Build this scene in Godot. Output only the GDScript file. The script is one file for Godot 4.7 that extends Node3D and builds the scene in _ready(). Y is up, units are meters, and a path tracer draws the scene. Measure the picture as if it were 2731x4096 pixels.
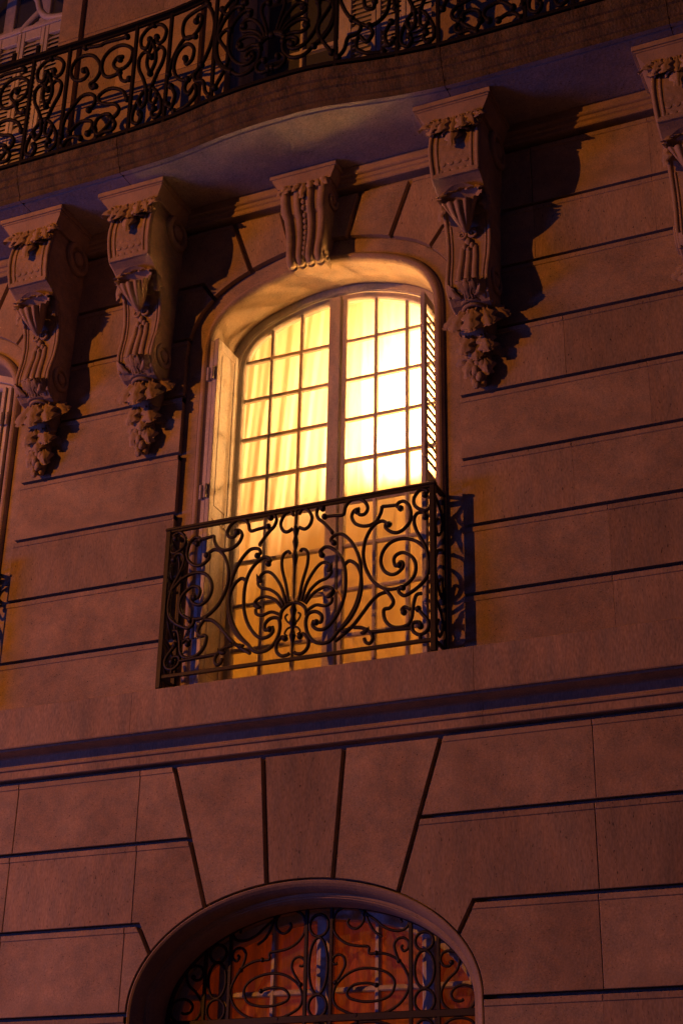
extends Node3D
# A carved limestone facade at dusk: one lit arched window, iron railings, corbels under a balcony.
# Wall face z = 0, x to the right, y up from the pavement, metres.

const SILL := 4.383          # top of the projecting cornice band that carries the window railings
const WIN := 0.05            # axis of the lit window
const WIN_L := -2.84         # axis of the dark neighbour window
const LOW := 0.04            # axis of the arched ground-floor window
const SOFFIT := 7.66         # underside of the balcony

var M := {}
var building: Node3D
var rng := RandomNumberGenerator.new()
var taken := {}

func _ready() -> void:
	rng.seed = 41
	camera_and_light()
	materials()
	ground()
	building = thing("apartment_building", "ornate limestone apartment building with carved corbels, balcony and one lit arched window", "building")
	wall_core()
	stones_middle()
	stones_lower()
	stones_upper()
	cornice()
	frieze()
	balcony_slab()
	var cb := make_corbel()
	cb.position = Vector3(-1.07, SOFFIT, 0)
	for x in [-1.81, 1.06, 2.35, -4.55]:
		var c := cb.duplicate()
		c.name = numbered("corbel")
		building.add_child(c)
		c.position = Vector3(x, SOFFIT, 0)
	for x in [0.0, -2.89]:
		make_keystone(x)
	window_unit(WIN, true)
	window_unit(WIN_L, false)
	lower_window()
	upper_windows()
	room_lit()
	room_dark()
	window_railings()
	balcony_railing()
	lower_grille()
	curtains()
	floor_lamp()
	pendant_lamp()
	ground_floor_lamp()
	street_lamp()
	billboard()

# ------------------------------------------------------------------ camera, sky, light
func camera_and_light() -> void:
	var cam := Camera3D.new()
	cam.name = "camera"
	add_child(cam)
	cam.fov = 36.762
	cam.near = 0.05
	cam.far = 400.0
	cam.position = Vector3(3.36, 1.6, 7.0)
	cam.basis = Basis.from_euler(Vector3(deg_to_rad(25.967), deg_to_rad(24.084), deg_to_rad(1.096)), EULER_ORDER_YXZ)
	cam.current = true
	var sky_mat := ProceduralSkyMaterial.new()
	sky_mat.sky_top_color = Color(0.16, 0.22, 0.50)
	sky_mat.sky_horizon_color = Color(0.30, 0.32, 0.56)
	sky_mat.sky_curve = 0.2
	sky_mat.ground_bottom_color = Color(0.05, 0.05, 0.08)
	sky_mat.ground_horizon_color = Color(0.10, 0.10, 0.18)
	sky_mat.sun_angle_max = 0.0
	var sky := Sky.new()
	sky.sky_material = sky_mat
	var env := Environment.new()
	env.background_mode = Environment.BG_SKY
	env.sky = sky
	env.background_energy_multiplier = 0.10
	env.tonemap_mode = Environment.TONE_MAPPER_LINEAR
	env.tonemap_exposure = 1.0
	env.sdfgi_enabled = true
	env.ssao_enabled = true
	env.ssil_enabled = true
	var we := WorldEnvironment.new()
	we.name = "world_environment"
	we.environment = env
	add_child(we)

# ------------------------------------------------------------------ bookkeeping
func numbered(called: String) -> String:
	if not taken.has(called):
		taken[called] = 0
		return called
	taken[called] += 1
	return "%s_%03d" % [called, taken[called]]

func thing(called: String, label: String, category: String, at := Vector3.ZERO, group := "") -> Node3D:
	var o := Node3D.new()
	o.name = numbered(called)
	add_child(o)
	o.position = at
	tag(o, label, category, group)
	return o

func tag(o: Node, label: String, category: String, group := "") -> void:
	o.set_meta("label", label)
	o.set_meta("category", category)
	if group:
		o.set_meta("group", group)

func group_node(called: String, parent: Node3D, at := Vector3.ZERO) -> Node3D:
	var o := Node3D.new()
	o.name = called
	parent.add_child(o, true)
	o.position = at
	return o

func begin() -> SurfaceTool:
	var st := SurfaceTool.new()
	st.begin(Mesh.PRIMITIVE_TRIANGLES)
	return st

func done(st: SurfaceTool, called: String, mat: Material, parent: Node3D, at := Vector3.ZERO) -> MeshInstance3D:
	st.index()
	return put(st.commit(), called, mat, parent, at)

func put(mesh: Mesh, called: String, mat: Material, parent: Node3D, at := Vector3.ZERO) -> MeshInstance3D:
	var o := MeshInstance3D.new()
	o.name = called
	o.mesh = mesh
	o.material_override = mat
	o.cast_shadow = GeometryInstance3D.SHADOW_CASTING_SETTING_ON
	parent.add_child(o, true)
	o.position = at
	return o

# ------------------------------------------------------------------ shapes
func tri(st: SurfaceTool, a: Vector3, b: Vector3, c: Vector3, na: Vector3, nb: Vector3, nc: Vector3) -> void:
	if (b - a).cross(c - a).dot(na + nb + nc) > 0.0:
		var t := b
		b = c
		c = t
		t = nb
		nb = nc
		nc = t
	st.set_normal(na)
	st.add_vertex(a)
	st.set_normal(nb)
	st.add_vertex(b)
	st.set_normal(nc)
	st.add_vertex(c)

func quad(st: SurfaceTool, a: Vector3, b: Vector3, c: Vector3, d: Vector3, n: Vector3) -> void:
	tri(st, a, b, c, n, n, n)
	tri(st, a, c, d, n, n, n)

func box(st: SurfaceTool, lo: Vector3, hi: Vector3, bev := 0.0) -> void:
	# chamfered box: six faces, twelve edges, eight corners
	var c := (lo + hi) * 0.5
	var h := (hi - lo) * 0.5
	var b: float = min(bev, min(h.x, min(h.y, h.z)) * 0.9)
	for ax in 3:
		var u := (ax + 1) % 3
		var v := (ax + 2) % 3
		for s in [-1.0, 1.0]:
			var n := Vector3.ZERO
			n[ax] = s
			var p: Array[Vector3] = []
			for k in [[-1, -1], [1, -1], [1, 1], [-1, 1]]:
				var q := Vector3.ZERO
				q[ax] = s * h[ax]
				q[u] = k[0] * (h[u] - b)
				q[v] = k[1] * (h[v] - b)
				p.append(c + q)
			quad(st, p[0], p[1], p[2], p[3], n)
		if b <= 0.0:
			continue
		for s in [-1.0, 1.0]:
			for t in [-1.0, 1.0]:
				var n := Vector3.ZERO
				n[u] = s
				n[v] = t
				var p: Array[Vector3] = []
				for k in [[-1, 0], [1, 0], [1, 1], [-1, 1]]:
					var q := Vector3.ZERO
					q[ax] = k[0] * (h[ax] - b)
					q[u] = s * (h[u] - (b if k[1] == 0 else 0.0))
					q[v] = t * (h[v] - (0.0 if k[1] == 0 else b))
					p.append(c + q)
				quad(st, p[0], p[1], p[2], p[3], n.normalized())
	if b > 0.0:
		for sx in [-1.0, 1.0]:
			for sy in [-1.0, 1.0]:
				for sz in [-1.0, 1.0]:
					var s := Vector3(sx, sy, sz)
					var n := s.normalized()
					var p0 := c + Vector3(sx * h.x, sy * (h.y - b), sz * (h.z - b))
					var p1 := c + Vector3(sx * (h.x - b), sy * h.y, sz * (h.z - b))
					var p2 := c + Vector3(sx * (h.x - b), sy * (h.y - b), sz * h.z)
					tri(st, p0, p1, p2, n, n, n)

func clean(poly: PackedVector2Array) -> PackedVector2Array:
	var r := PackedVector2Array()
	for p in poly:
		if r.is_empty() or r[-1].distance_to(p) > 0.002:
			r.append(p)
	while r.size() > 3 and r[0].distance_to(r[-1]) < 0.002:
		r.remove_at(r.size() - 1)
	if Geometry2D.is_polygon_clockwise(r):
		r.reverse()
	return r

func extrude(st: SurfaceTool, poly_in: PackedVector2Array, zb: float, zf: float, bev: float) -> void:
	var poly := clean(poly_in)
	var n := poly.size()
	if n < 3:
		return
	var inner := PackedVector2Array()
	var en: Array[Vector2] = []
	for i in n:
		var d := (poly[(i + 1) % n] - poly[i]).normalized()
		en.append(Vector2(d.y, -d.x))
	for i in n:
		var m := en[(i + n - 1) % n] + en[i]
		var l := m.length_squared()
		m = m * (2.0 / l) if l > 0.3 else m.normalized() * 1.6
		inner.append(poly[i] - m * bev)
	var ids := Geometry2D.triangulate_polygon(inner)
	for k in range(0, ids.size(), 3):
		var a := inner[ids[k]]
		var b := inner[ids[k + 1]]
		var c := inner[ids[k + 2]]
		tri(st, Vector3(a.x, a.y, zf), Vector3(b.x, b.y, zf), Vector3(c.x, c.y, zf), Vector3.BACK, Vector3.BACK, Vector3.BACK)
	for i in n:
		var j := (i + 1) % n
		var nn := Vector3(en[i].x, en[i].y, 0)
		var o0 := Vector3(poly[i].x, poly[i].y, zf - bev)
		var o1 := Vector3(poly[j].x, poly[j].y, zf - bev)
		if bev > 0.0:
			quad(st, Vector3(inner[i].x, inner[i].y, zf), Vector3(inner[j].x, inner[j].y, zf), o1, o0, (nn + Vector3.BACK).normalized())
		quad(st, o0, o1, Vector3(o1.x, o1.y, zb), Vector3(o0.x, o0.y, zb), nn)

func rect(x0: float, y0: float, x1: float, y1: float) -> PackedVector2Array:
	return PackedVector2Array([Vector2(x0, y0), Vector2(x1, y0), Vector2(x1, y1), Vector2(x0, y1)])

func biggest(polys: Array) -> PackedVector2Array:
	var best := PackedVector2Array()
	var area := 0.0
	for p in polys:
		var s := 0.0
		for i in p.size():
			s += p[i].cross(p[(i + 1) % p.size()])
		if abs(s) > area:
			area = abs(s)
			best = p
	return best

func grid(st: SurfaceTool, rows: Array, closed_u := false, closed_v := false) -> void:
	# smooth surface through rows[i][j]; u runs over rows, v inside a row
	var nu := rows.size()
	var nv: int = rows[0].size()
	var nor: Array = []
	for i in nu:
		var r := PackedVector3Array()
		for j in nv:
			var i0 := i - 1
			var i1 := i + 1
			if closed_u:
				i0 = (i0 + nu) % nu
				i1 = i1 % nu
			var j0 := j - 1
			var j1 := j + 1
			if closed_v:
				j0 = (j0 + nv) % nv
				j1 = j1 % nv
			var du: Vector3 = rows[clampi(i1, 0, nu - 1)][j] - rows[clampi(i0, 0, nu - 1)][j]
			var dv: Vector3 = rows[i][clampi(j1, 0, nv - 1)] - rows[i][clampi(j0, 0, nv - 1)]
			var n := du.cross(dv)
			r.append(n.normalized() if n.length() > 1e-12 else Vector3.BACK)
		nor.append(r)
	for i in (nu if closed_u else nu - 1):
		var i2 := (i + 1) % nu
		for j in (nv if closed_v else nv - 1):
			var j2 := (j + 1) % nv
			tri(st, rows[i][j], rows[i2][j], rows[i2][j2], nor[i][j], nor[i2][j], nor[i2][j2])
			tri(st, rows[i][j], rows[i2][j2], rows[i][j2], nor[i][j], nor[i2][j2], nor[i][j2])

func spline(pts: Array, per := 6) -> PackedVector3Array:
	var out := PackedVector3Array()
	var n := pts.size()
	for i in n - 1:
		var p0: Vector3 = pts[max(i - 1, 0)]
		var p1: Vector3 = pts[i]
		var p2: Vector3 = pts[i + 1]
		var p3: Vector3 = pts[min(i + 2, n - 1)]
		for k in per:
			out.append(p1.cubic_interpolate(p2, p0, p3, float(k) / per))
	out.append(pts[n - 1])
	return out

func tube(st: SurfaceTool, path: PackedVector3Array, r0: float, r1: float, sides := 7, flat_way := Vector3.BACK, squash := 1.0) -> void:
	var rows := []
	var n := path.size()
	for i in n:
		var t := (path[min(i + 1, n - 1)] - path[max(i - 1, 0)]).normalized()
		var side := t.cross(flat_way)
		side = side.normalized() if side.length() > 0.05 else t.cross(Vector3.RIGHT).normalized()
		var up := side.cross(t).normalized()
		var r: float = lerp(r0, r1, float(i) / (n - 1))
		var row := PackedVector3Array()
		for k in sides:
			var a := TAU * k / sides
			row.append(path[i] + side * cos(a) * r + up * sin(a) * r * squash)
		rows.append(row)
	grid(st, rows, false, true)
	for e in [0, n - 1]:
		var row: PackedVector3Array = rows[e]
		var nn := (path[0] - path[1]).normalized() if e == 0 else (path[n - 1] - path[n - 2]).normalized()
		for k in sides:
			tri(st, path[e], row[k], row[(k + 1) % sides], nn, nn, nn)

func ball(st: SurfaceTool, c: Vector3, r: Vector3, nu := 6, nv := 9) -> void:
	var rows := []
	for i in nu + 1:
		var a := PI * i / nu
		var row := PackedVector3Array()
		for j in nv:
			var b := TAU * j / nv
			row.append(c + Vector3(sin(a) * cos(b) * r.x, cos(a) * r.y, sin(a) * sin(b) * r.z))
		rows.append(row)
	for i in nu:
		for j in nv:
			var j2 := (j + 1) % nv
			var p := [rows[i][j], rows[i + 1][j], rows[i + 1][j2], rows[i][j2]]
			var n := []
			for q in p:
				var d: Vector3 = (q - c) / (r * r)
				n.append(d.normalized())
			if i < nu - 1:
				tri(st, p[0], p[1], p[2], n[0], n[1], n[2])
			if i > 0:
				tri(st, p[0], p[2], p[3], n[0], n[2], n[3])

func lathe(st: SurfaceTool, prof: Array, at: Vector3, sides := 14) -> void:
	# prof: Vector2(radius, y)
	for i in prof.size() - 1:
		var a: Vector2 = prof[i]
		var b: Vector2 = prof[i + 1]
		var d := (b - a).normalized()
		for k in sides:
			var t0 := TAU * k / sides
			var t1 := TAU * (k + 1) / sides
			var e0 := Vector3(cos(t0), 0, sin(t0))
			var e1 := Vector3(cos(t1), 0, sin(t1))
			var up := Vector3.UP
			var n0 := e0 * d.y - up * d.x
			var n1 := e1 * d.y - up * d.x
			var p00 := at + e0 * a.x + up * a.y
			var p01 := at + e1 * a.x + up * a.y
			var p10 := at + e0 * b.x + up * b.y
			var p11 := at + e1 * b.x + up * b.y
			tri(st, p00, p10, p11, n0, n0, n1)
			tri(st, p00, p11, p01, n0, n1, n1)

func along_x(st: SurfaceTool, prof: Array, x0: float, x1: float) -> void:
	# a moulding: prof of Vector2(z, y) drawn from x0 to x1 with closed ends
	var cz := 0.0
	var cy := 0.0
	for p in prof:
		cz += p.x / prof.size()
		cy += p.y / prof.size()
	for i in prof.size() - 1:
		var a: Vector2 = prof[i]
		var b: Vector2 = prof[i + 1]
		var d := (b - a).normalized()
		var n := Vector3(0, d.x, -d.y)
		if d.length() < 0.5:
			continue
		if n.dot(Vector3(0, (a.y + b.y) * 0.5 - cy, (a.x + b.x) * 0.5 - cz)) < 0 and absf(n.z) < 0.2:
			n = -n
		elif n.z < 0 and absf(n.z) >= 0.2:
			n = -n
		quad(st, Vector3(x0, a.y, a.x), Vector3(x1, a.y, a.x), Vector3(x1, b.y, b.x), Vector3(x0, b.y, b.x), n)
	var poly := PackedVector2Array(prof)
	var ids := Geometry2D.triangulate_polygon(poly)
	for k in range(0, ids.size(), 3):
		for e in [[x0, Vector3.LEFT], [x1, Vector3.RIGHT]]:
			var p: Array[Vector3] = []
			for q in 3:
				var w := poly[ids[k + q]]
				p.append(Vector3(e[0], w.y, w.x))
			tri(st, p[0], p[1], p[2], e[1], e[1], e[1])

func sweep(st: SurfaceTool, path: PackedVector2Array, prof: Array) -> void:
	# prof: Vector2(offset outward from the path, z), from the outer edge to the inner one
	var n := path.size()
	var nor: Array[Vector2] = []
	for i in n:
		nor.append(path_normal(path, i))
	for k in prof.size() - 1:
		var a: Vector2 = prof[k]
		var b: Vector2 = prof[k + 1]
		var d := (b - a).normalized()
		for i in n - 1:
			var p: Array[Vector3] = []
			var nn: Array[Vector3] = []
			for q in [[i, a], [i + 1, a], [i + 1, b], [i, b]]:
				var w: Vector2 = path[q[0]] + nor[q[0]] * q[1].x
				p.append(Vector3(w.x, w.y, q[1].y))
				var m: Vector2 = nor[q[0]] * d.y
				nn.append(Vector3(m.x, m.y, -d.x).normalized())
			tri(st, p[0], p[1], p[2], nn[0], nn[1], nn[2])
			tri(st, p[0], p[2], p[3], nn[0], nn[2], nn[3])

func path_normal(path: PackedVector2Array, i: int) -> Vector2:
	var a := path[max(i - 1, 0)]
	var b := path[min(i + 1, path.size() - 1)]
	var d := (b - a).normalized()
	return Vector2(-d.y, d.x)

func moved(path: PackedVector2Array, off: float) -> PackedVector2Array:
	var r := PackedVector2Array()
	for i in path.size():
		r.append(path[i] + path_normal(path, i) * off)
	return r

func arch_path(xc: float, bottom: float) -> PackedVector2Array:
	# the opening of a first-floor window, from the lower left up and over to the lower right
	var half := [Vector3(0, 7.045, 0), Vector3(0.15, 7.035, 0), Vector3(0.3, 7.002, 0), Vector3(0.45, 6.952, 0), Vector3(0.55, 6.902, 0), Vector3(0.63, 6.838, 0), Vector3(0.69, 6.75, 0), Vector3(0.718, 6.65, 0), Vector3(0.725, 6.56, 0)]
	var s := spline(half, 4)
	var r := PackedVector2Array()
	r.append(Vector2(xc - 0.725, bottom))
	r.append(Vector2(xc - 0.725, 6.3))
	for i in range(s.size() - 1, -1, -1):
		r.append(Vector2(xc - s[i].x, s[i].y))
	for i in range(1, s.size()):
		r.append(Vector2(xc + s[i].x, s[i].y))
	r.append(Vector2(xc + 0.725, 6.3))
	r.append(Vector2(xc + 0.725, bottom))
	return r

func arch_top(u: float, off: float) -> float:
	# height of the arch (moved outward by off) at u from the window axis
	var p := moved(arch_path(0, 5.0), off)
	for i in p.size() - 1:
		if p[i].x <= u and p[i + 1].x >= u and p[i + 1].x > p[i].x:
			return lerp(p[i].y, p[i + 1].y, (u - p[i].x) / (p[i + 1].x - p[i].x))
	return 6.5

func ellipse_path(bottom: float) -> PackedVector2Array:
	var r := PackedVector2Array()
	r.append(Vector2(LOW - 0.945, bottom))
	r.append(Vector2(LOW - 0.945, 2.4))
	for i in 49:
		var a := PI - PI * i / 48.0
		r.append(Vector2(LOW + 0.945 * cos(a), 2.715 + 0.6 * sin(a)))
	r.append(Vector2(LOW + 0.945, 2.4))
	r.append(Vector2(LOW + 0.945, bottom))
	return r

func mirrored(p: PackedVector2Array, xc: float) -> PackedVector2Array:
	var r := PackedVector2Array()
	for q in p:
		r.append(Vector2(2 * xc - q.x, q.y))
	return r

func bump(x: float) -> float:
	# how far the balcony bows out in front of the lit window
	var t := [[-1.15, 0.009], [-0.83, 0.019], [-0.67, 0.029], [-0.5, 0.053], [-0.34, 0.076], [-0.15, 0.092], [0.05, 0.098], [0.25, 0.095], [0.43, 0.073], [0.6, 0.039], [0.78, 0.009], [1.04, -0.018], [1.3, -0.025]]
	if x <= t[0][0]:
		return t[0][1]
	for i in t.size() - 1:
		if x <= t[i + 1][0]:
			return cubic_interpolate(t[i][1], t[i + 1][1], t[max(i - 1, 0)][1], t[min(i + 2, t.size() - 1)][1], (x - t[i][0]) / (t[i + 1][0] - t[i][0]))
	return t[-1][1]

# ------------------------------------------------------------------ materials
func lin(r: float, g: float, b: float) -> Color:
	return Color(r, g, b).linear_to_srgb()

func noise_bytes(size: int, freq: float, octaves: int, sd: int, cell := false) -> PackedByteArray:
	var f := FastNoiseLite.new()
	f.seed = sd
	f.noise_type = FastNoiseLite.TYPE_CELLULAR if cell else FastNoiseLite.TYPE_SIMPLEX_SMOOTH
	f.frequency = freq
	f.fractal_octaves = octaves
	f.fractal_type = FastNoiseLite.FRACTAL_FBM
	var im := f.get_seamless_image(size, size)
	im.convert(Image.FORMAT_L8)
	return im.get_data()

func stone_texture(size: int, contrast: float, pits: float, sd: int) -> ImageTexture:
	# limestone: broad patches, mid mottling, fine grain and small dark pits
	var a := noise_bytes(size, 0.004, 3, sd)
	var b := noise_bytes(size, 0.02, 4, sd + 1)
	var c := noise_bytes(size, 0.16, 3, sd + 2)
	var d := noise_bytes(size, 0.05, 2, sd + 3)
	var out := PackedByteArray()
	out.resize(size * size * 3)
	for i in size * size:
		var v := 0.80 + contrast * ((a[i] - 128) * 0.0006 + (b[i] - 128) * 0.0003 + (c[i] - 128) * 0.0007)
		if c[i] > 176 and d[i] > 140:
			v -= pits * (c[i] - 176) * 0.012
		v = clampf(v, 0.15, 1.0)
		var w := (b[i] - 128) * 0.00022 * contrast
		out[i * 3] = int(clampf(v + w, 0, 1) * 255)
		out[i * 3 + 1] = int(v * 255)
		out[i * 3 + 2] = int(clampf(v - w, 0, 1) * 255)
	return ImageTexture.create_from_image(Image.create_from_data(size, size, false, Image.FORMAT_RGB8, out))

func bump_texture(size: int, freq: float, octaves: int, sd: int, strength: float) -> ImageTexture:
	var im := Image.create_from_data(size, size, false, Image.FORMAT_L8, noise_bytes(size, freq, octaves, sd))
	im.convert(Image.FORMAT_RGBA8)
	im.bump_map_to_normal_map(strength)
	return ImageTexture.create_from_image(im)

func std(c: Color, rough: float, tex: Texture2D = null, scale := Vector3.ONE, nrm: Texture2D = null, depth := 0.5) -> StandardMaterial3D:
	var m := StandardMaterial3D.new()
	m.albedo_color = c
	m.roughness = rough
	m.cull_mode = BaseMaterial3D.CULL_DISABLED
	if tex or nrm:
		m.uv1_triplanar = true
		m.uv1_world_triplanar = true
		m.uv1_scale = scale
	if tex:
		m.albedo_texture = tex
	if nrm:
		m.normal_enabled = true
		m.normal_texture = nrm
		m.normal_scale = depth
	return m

func materials() -> void:
	var lime := stone_texture(768, 1.1, 1.1, 11)
	var grime := stone_texture(512, 3.0, 2.2, 31)
	var grain := bump_texture(512, 0.12, 4, 5, 3.0)
	var rough_grain := bump_texture(512, 0.06, 5, 6, 6.0)
	var tones := [lin(0.53, 0.425, 0.30), lin(0.475, 0.38, 0.27), lin(0.57, 0.46, 0.325), lin(0.51, 0.40, 0.275), lin(0.54, 0.43, 0.305), lin(0.45, 0.36, 0.255)]
	M.stone = []
	for i in 6:
		var m := std(tones[i], 0.92, lime, Vector3(0.62, 0.62 if i < 4 else 0.22, 0.62), grain, 0.14)
		m.uv1_offset = Vector3(0.23 * i, 0.37 * i, 0.11 * i)
		M.stone.append(m)
	M.carved = std(lin(0.53, 0.42, 0.30), 0.9, lime, Vector3(1.1, 1.1, 1.1), grain, 0.25)
	M.joint = std(lin(0.36, 0.30, 0.24), 0.95, lime, Vector3(1, 1, 1), grain, 0.5)
	M.band = std(lin(0.55, 0.44, 0.32), 0.9, stone_texture(512, 1.3, 0.4, 51), Vector3(0.9, 0.30, 0.9), grain, 0.14)
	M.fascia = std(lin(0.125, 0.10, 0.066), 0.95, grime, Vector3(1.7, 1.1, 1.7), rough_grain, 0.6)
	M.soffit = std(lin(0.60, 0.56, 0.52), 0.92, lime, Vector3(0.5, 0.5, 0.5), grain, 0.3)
	M.iron = std(lin(0.016, 0.013, 0.015), 0.45, null, Vector3(3, 3, 3), grain, 0.5)
	M.iron.metallic_specular = 0.35
	M.iron_old = std(lin(0.010, 0.009, 0.010), 0.55, null, Vector3(3, 3, 3), rough_grain, 0.6)
	M.iron_old.metallic_specular = 0.25
	M.paint = std(lin(0.78, 0.74, 0.70), 0.45, lime, Vector3(1.3, 0.5, 1.3), grain, 0.15)
	M.shutter = std(lin(0.80, 0.78, 0.76), 0.5, lime, Vector3(0.9, 0.35, 0.9), grain, 0.2)
	M.metal = std(lin(0.30, 0.28, 0.27), 0.4)
	M.glass = StandardMaterial3D.new()
	M.glass.albedo_color = Color(0.9, 0.95, 1.0, 0.08)
	M.glass.transparency = BaseMaterial3D.TRANSPARENCY_ALPHA
	M.glass.roughness = 0.03
	M.glass.metallic_specular = 0.3
	M.glass.cull_mode = BaseMaterial3D.CULL_DISABLED
	M.sheer = StandardMaterial3D.new()
	M.sheer.albedo_color = Color(0.95, 0.94, 0.90, 0.84)
	M.sheer.transparency = BaseMaterial3D.TRANSPARENCY_ALPHA
	M.sheer.roughness = 0.9
	M.sheer.backlight_enabled = true
	M.sheer.backlight = Color(1.0, 0.98, 0.95)
	M.sheer.cull_mode = BaseMaterial3D.CULL_DISABLED
	M.rust = std(lin(0.60, 0.24, 0.045), 0.9, stone_texture(512, 1.6, 0.3, 77), Vector3(3.0, 0.2, 3.0), grain, 0.5)
	M.rust.backlight_enabled = true
	M.rust.backlight = lin(0.9, 0.34, 0.05)
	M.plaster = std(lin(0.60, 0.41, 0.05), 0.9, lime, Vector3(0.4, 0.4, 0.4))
	M.parquet = std(lin(0.28, 0.15, 0.07), 0.4, grime, Vector3(0.4, 0.4, 2.0))
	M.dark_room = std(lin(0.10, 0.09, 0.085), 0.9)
	M.brass = std(lin(0.45, 0.30, 0.12), 0.3)
	M.brass.metallic = 0.9
	M.enamel = std(lin(0.62, 0.58, 0.50), 0.5)
	M.asphalt = std(lin(0.05, 0.05, 0.052), 0.85, grime, Vector3(0.5, 0.5, 0.5), rough_grain, 0.6)
	M.pavement = std(lin(0.22, 0.21, 0.20), 0.9, grime, Vector3(0.6, 0.6, 0.6), grain, 0.5)
	M.kerb = std(lin(0.26, 0.25, 0.24), 0.85, grime, Vector3(1, 1, 1), grain, 0.5)
	M.sodium = StandardMaterial3D.new()
	M.sodium.albedo_color = Color(1, 0.8, 0.5)
	M.sodium.emission_enabled = true
	M.sodium.emission = Color(1.0, 0.62, 0.22)
	M.sodium.emission_energy_multiplier = 6.0
	M.led = StandardMaterial3D.new()
	M.led.albedo_color = Color(0.1, 0.1, 0.12)
	M.led.emission_enabled = true
	M.led.emission = Color(0.36, 0.50, 1.0)
	M.led.emission_energy_multiplier = 1.2
	M.bulb = StandardMaterial3D.new()
	M.bulb.albedo_color = Color(1, 0.9, 0.7)
	M.bulb.emission_enabled = true
	M.bulb.emission = Color(1.0, 0.84, 0.55)
	M.bulb.emission_energy_multiplier = 8.0

# ------------------------------------------------------------------ setting
func ground() -> void:
	var st := begin()
	box(st, Vector3(-120, -0.4, 2.6), Vector3(120, -0.12, 5.2), 0.0)
	done(st, "road", M.asphalt, self).set_meta("kind", "structure")
	st = begin()
	box(st, Vector3(-120, -0.4, -6), Vector3(120, 0.0, 2.4), 0.0)
	done(st, "pavement", M.pavement, self).set_meta("kind", "structure")
	st = begin()
	box(st, Vector3(-120, -0.4, 2.404), Vector3(120, 0.012, 2.6), 0.02)
	done(st, "kerb", M.kerb, self).set_meta("kind", "structure")
	st = begin()
	box(st, Vector3(-120, -0.4, 5.2), Vector3(120, 0.0, 150.0), 0.02)
	done(st, "square_paving", M.pavement, self).set_meta("kind", "structure")

const X0 := -5.2
const X1 := 4.6
const MID := [7.515, 7.095, 6.71, 6.31, 5.915, 5.52, 5.12, 4.725, 4.30]
const LOWER := [3.99, 3.58, 3.155, 2.71, 2.265, 1.82, 1.375, 0.93, 0.46, 0.0]

func openings(off: float) -> Array:
	var r := []
	for xc in [WIN, WIN_L]:
		r.append(moved(arch_path(xc, 3.9), off))
	return r

func cut(poly: PackedVector2Array, holes: Array) -> PackedVector2Array:
	var p := poly
	for h in holes:
		var r := Geometry2D.clip_polygons(p, h)
		if r.is_empty():
			return PackedVector2Array()
		p = biggest(r)
	return p

func wall_core() -> void:
	# masonry behind the dressed stones; its face is the bottom of the grooves
	var st := begin()
	var holes := openings(0.02)
	for xx in [[X0, WIN_L], [WIN_L, WIN], [WIN, X1]]:
		extrude(st, cut(rect(xx[0], 4.2, xx[1], 7.6), holes), -0.38, -0.04, 0.0)
	var e := [moved(ellipse_path(1.0), 0.005)]
	for xx in [[X0, LOW], [LOW, X1]]:
		extrude(st, cut(rect(xx[0], 1.3, xx[1], 4.2), e), -0.38, -0.04, 0.0)
	extrude(st, rect(X0, -0.1, X1, 1.3), -0.38, -0.04, 0.0)
	# the storey above the balcony, with openings for its shuttered windows
	extrude(st, rect(X0, 7.6, WIN_L - 0.76, 11.4), -0.38, -0.04, 0.0)
	extrude(st, rect(WIN_L + 0.76, 7.6, WIN - 0.76, 11.4), -0.38, -0.04, 0.0)
	extrude(st, rect(WIN + 0.76, 7.6, X1, 11.4), -0.38, -0.04, 0.0)
	for xc in [WIN, WIN_L]:
		extrude(st, rect(xc - 0.76, 10.9, xc + 0.76, 11.4), -0.38, -0.04, 0.0)
		extrude(st, rect(xc - 0.76, 7.6, xc + 0.76, 7.91), -0.38, -0.04, 0.0)
	done(st, "wall_core", M.joint, building)

func stone(poly: PackedVector2Array, holes: Array, joints: Array, margin: float, inset := 0.011, gap := 0.0003) -> void:
	var shrunk := Geometry2D.offset_polygon(cut(poly, holes), -inset, Geometry2D.JOIN_MITER)
	if shrunk.is_empty():
		return
	var pieces := [biggest(shrunk)]
	for x in joints:
		var next := []
		for p in pieces:
			next.append_array(Geometry2D.clip_polygons(p, rect(x - gap, -1, x + gap, 20)))
		pieces = next
	for p in pieces:
		if p.size() < 3:
			continue
		var st := begin()
		var proud := rng.randf_range(-0.0012, 0.0012)
		extrude(st, p, -0.09, proud, 0.0025 if gap > 0.001 else 0.0007)
		if margin > 0.0:
			# the drafted margin along the upper edge of each course stands a little proud
			var strip := Geometry2D.intersect_polygons(p, rect(-9, margin - 0.030, 9, margin + 1))
			for s in strip:
				extrude(st, s, -0.05, 0.006 + proud, 0.003)
		done(st, "stone", M.stone[rng.randi() % 6], building)

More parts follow.
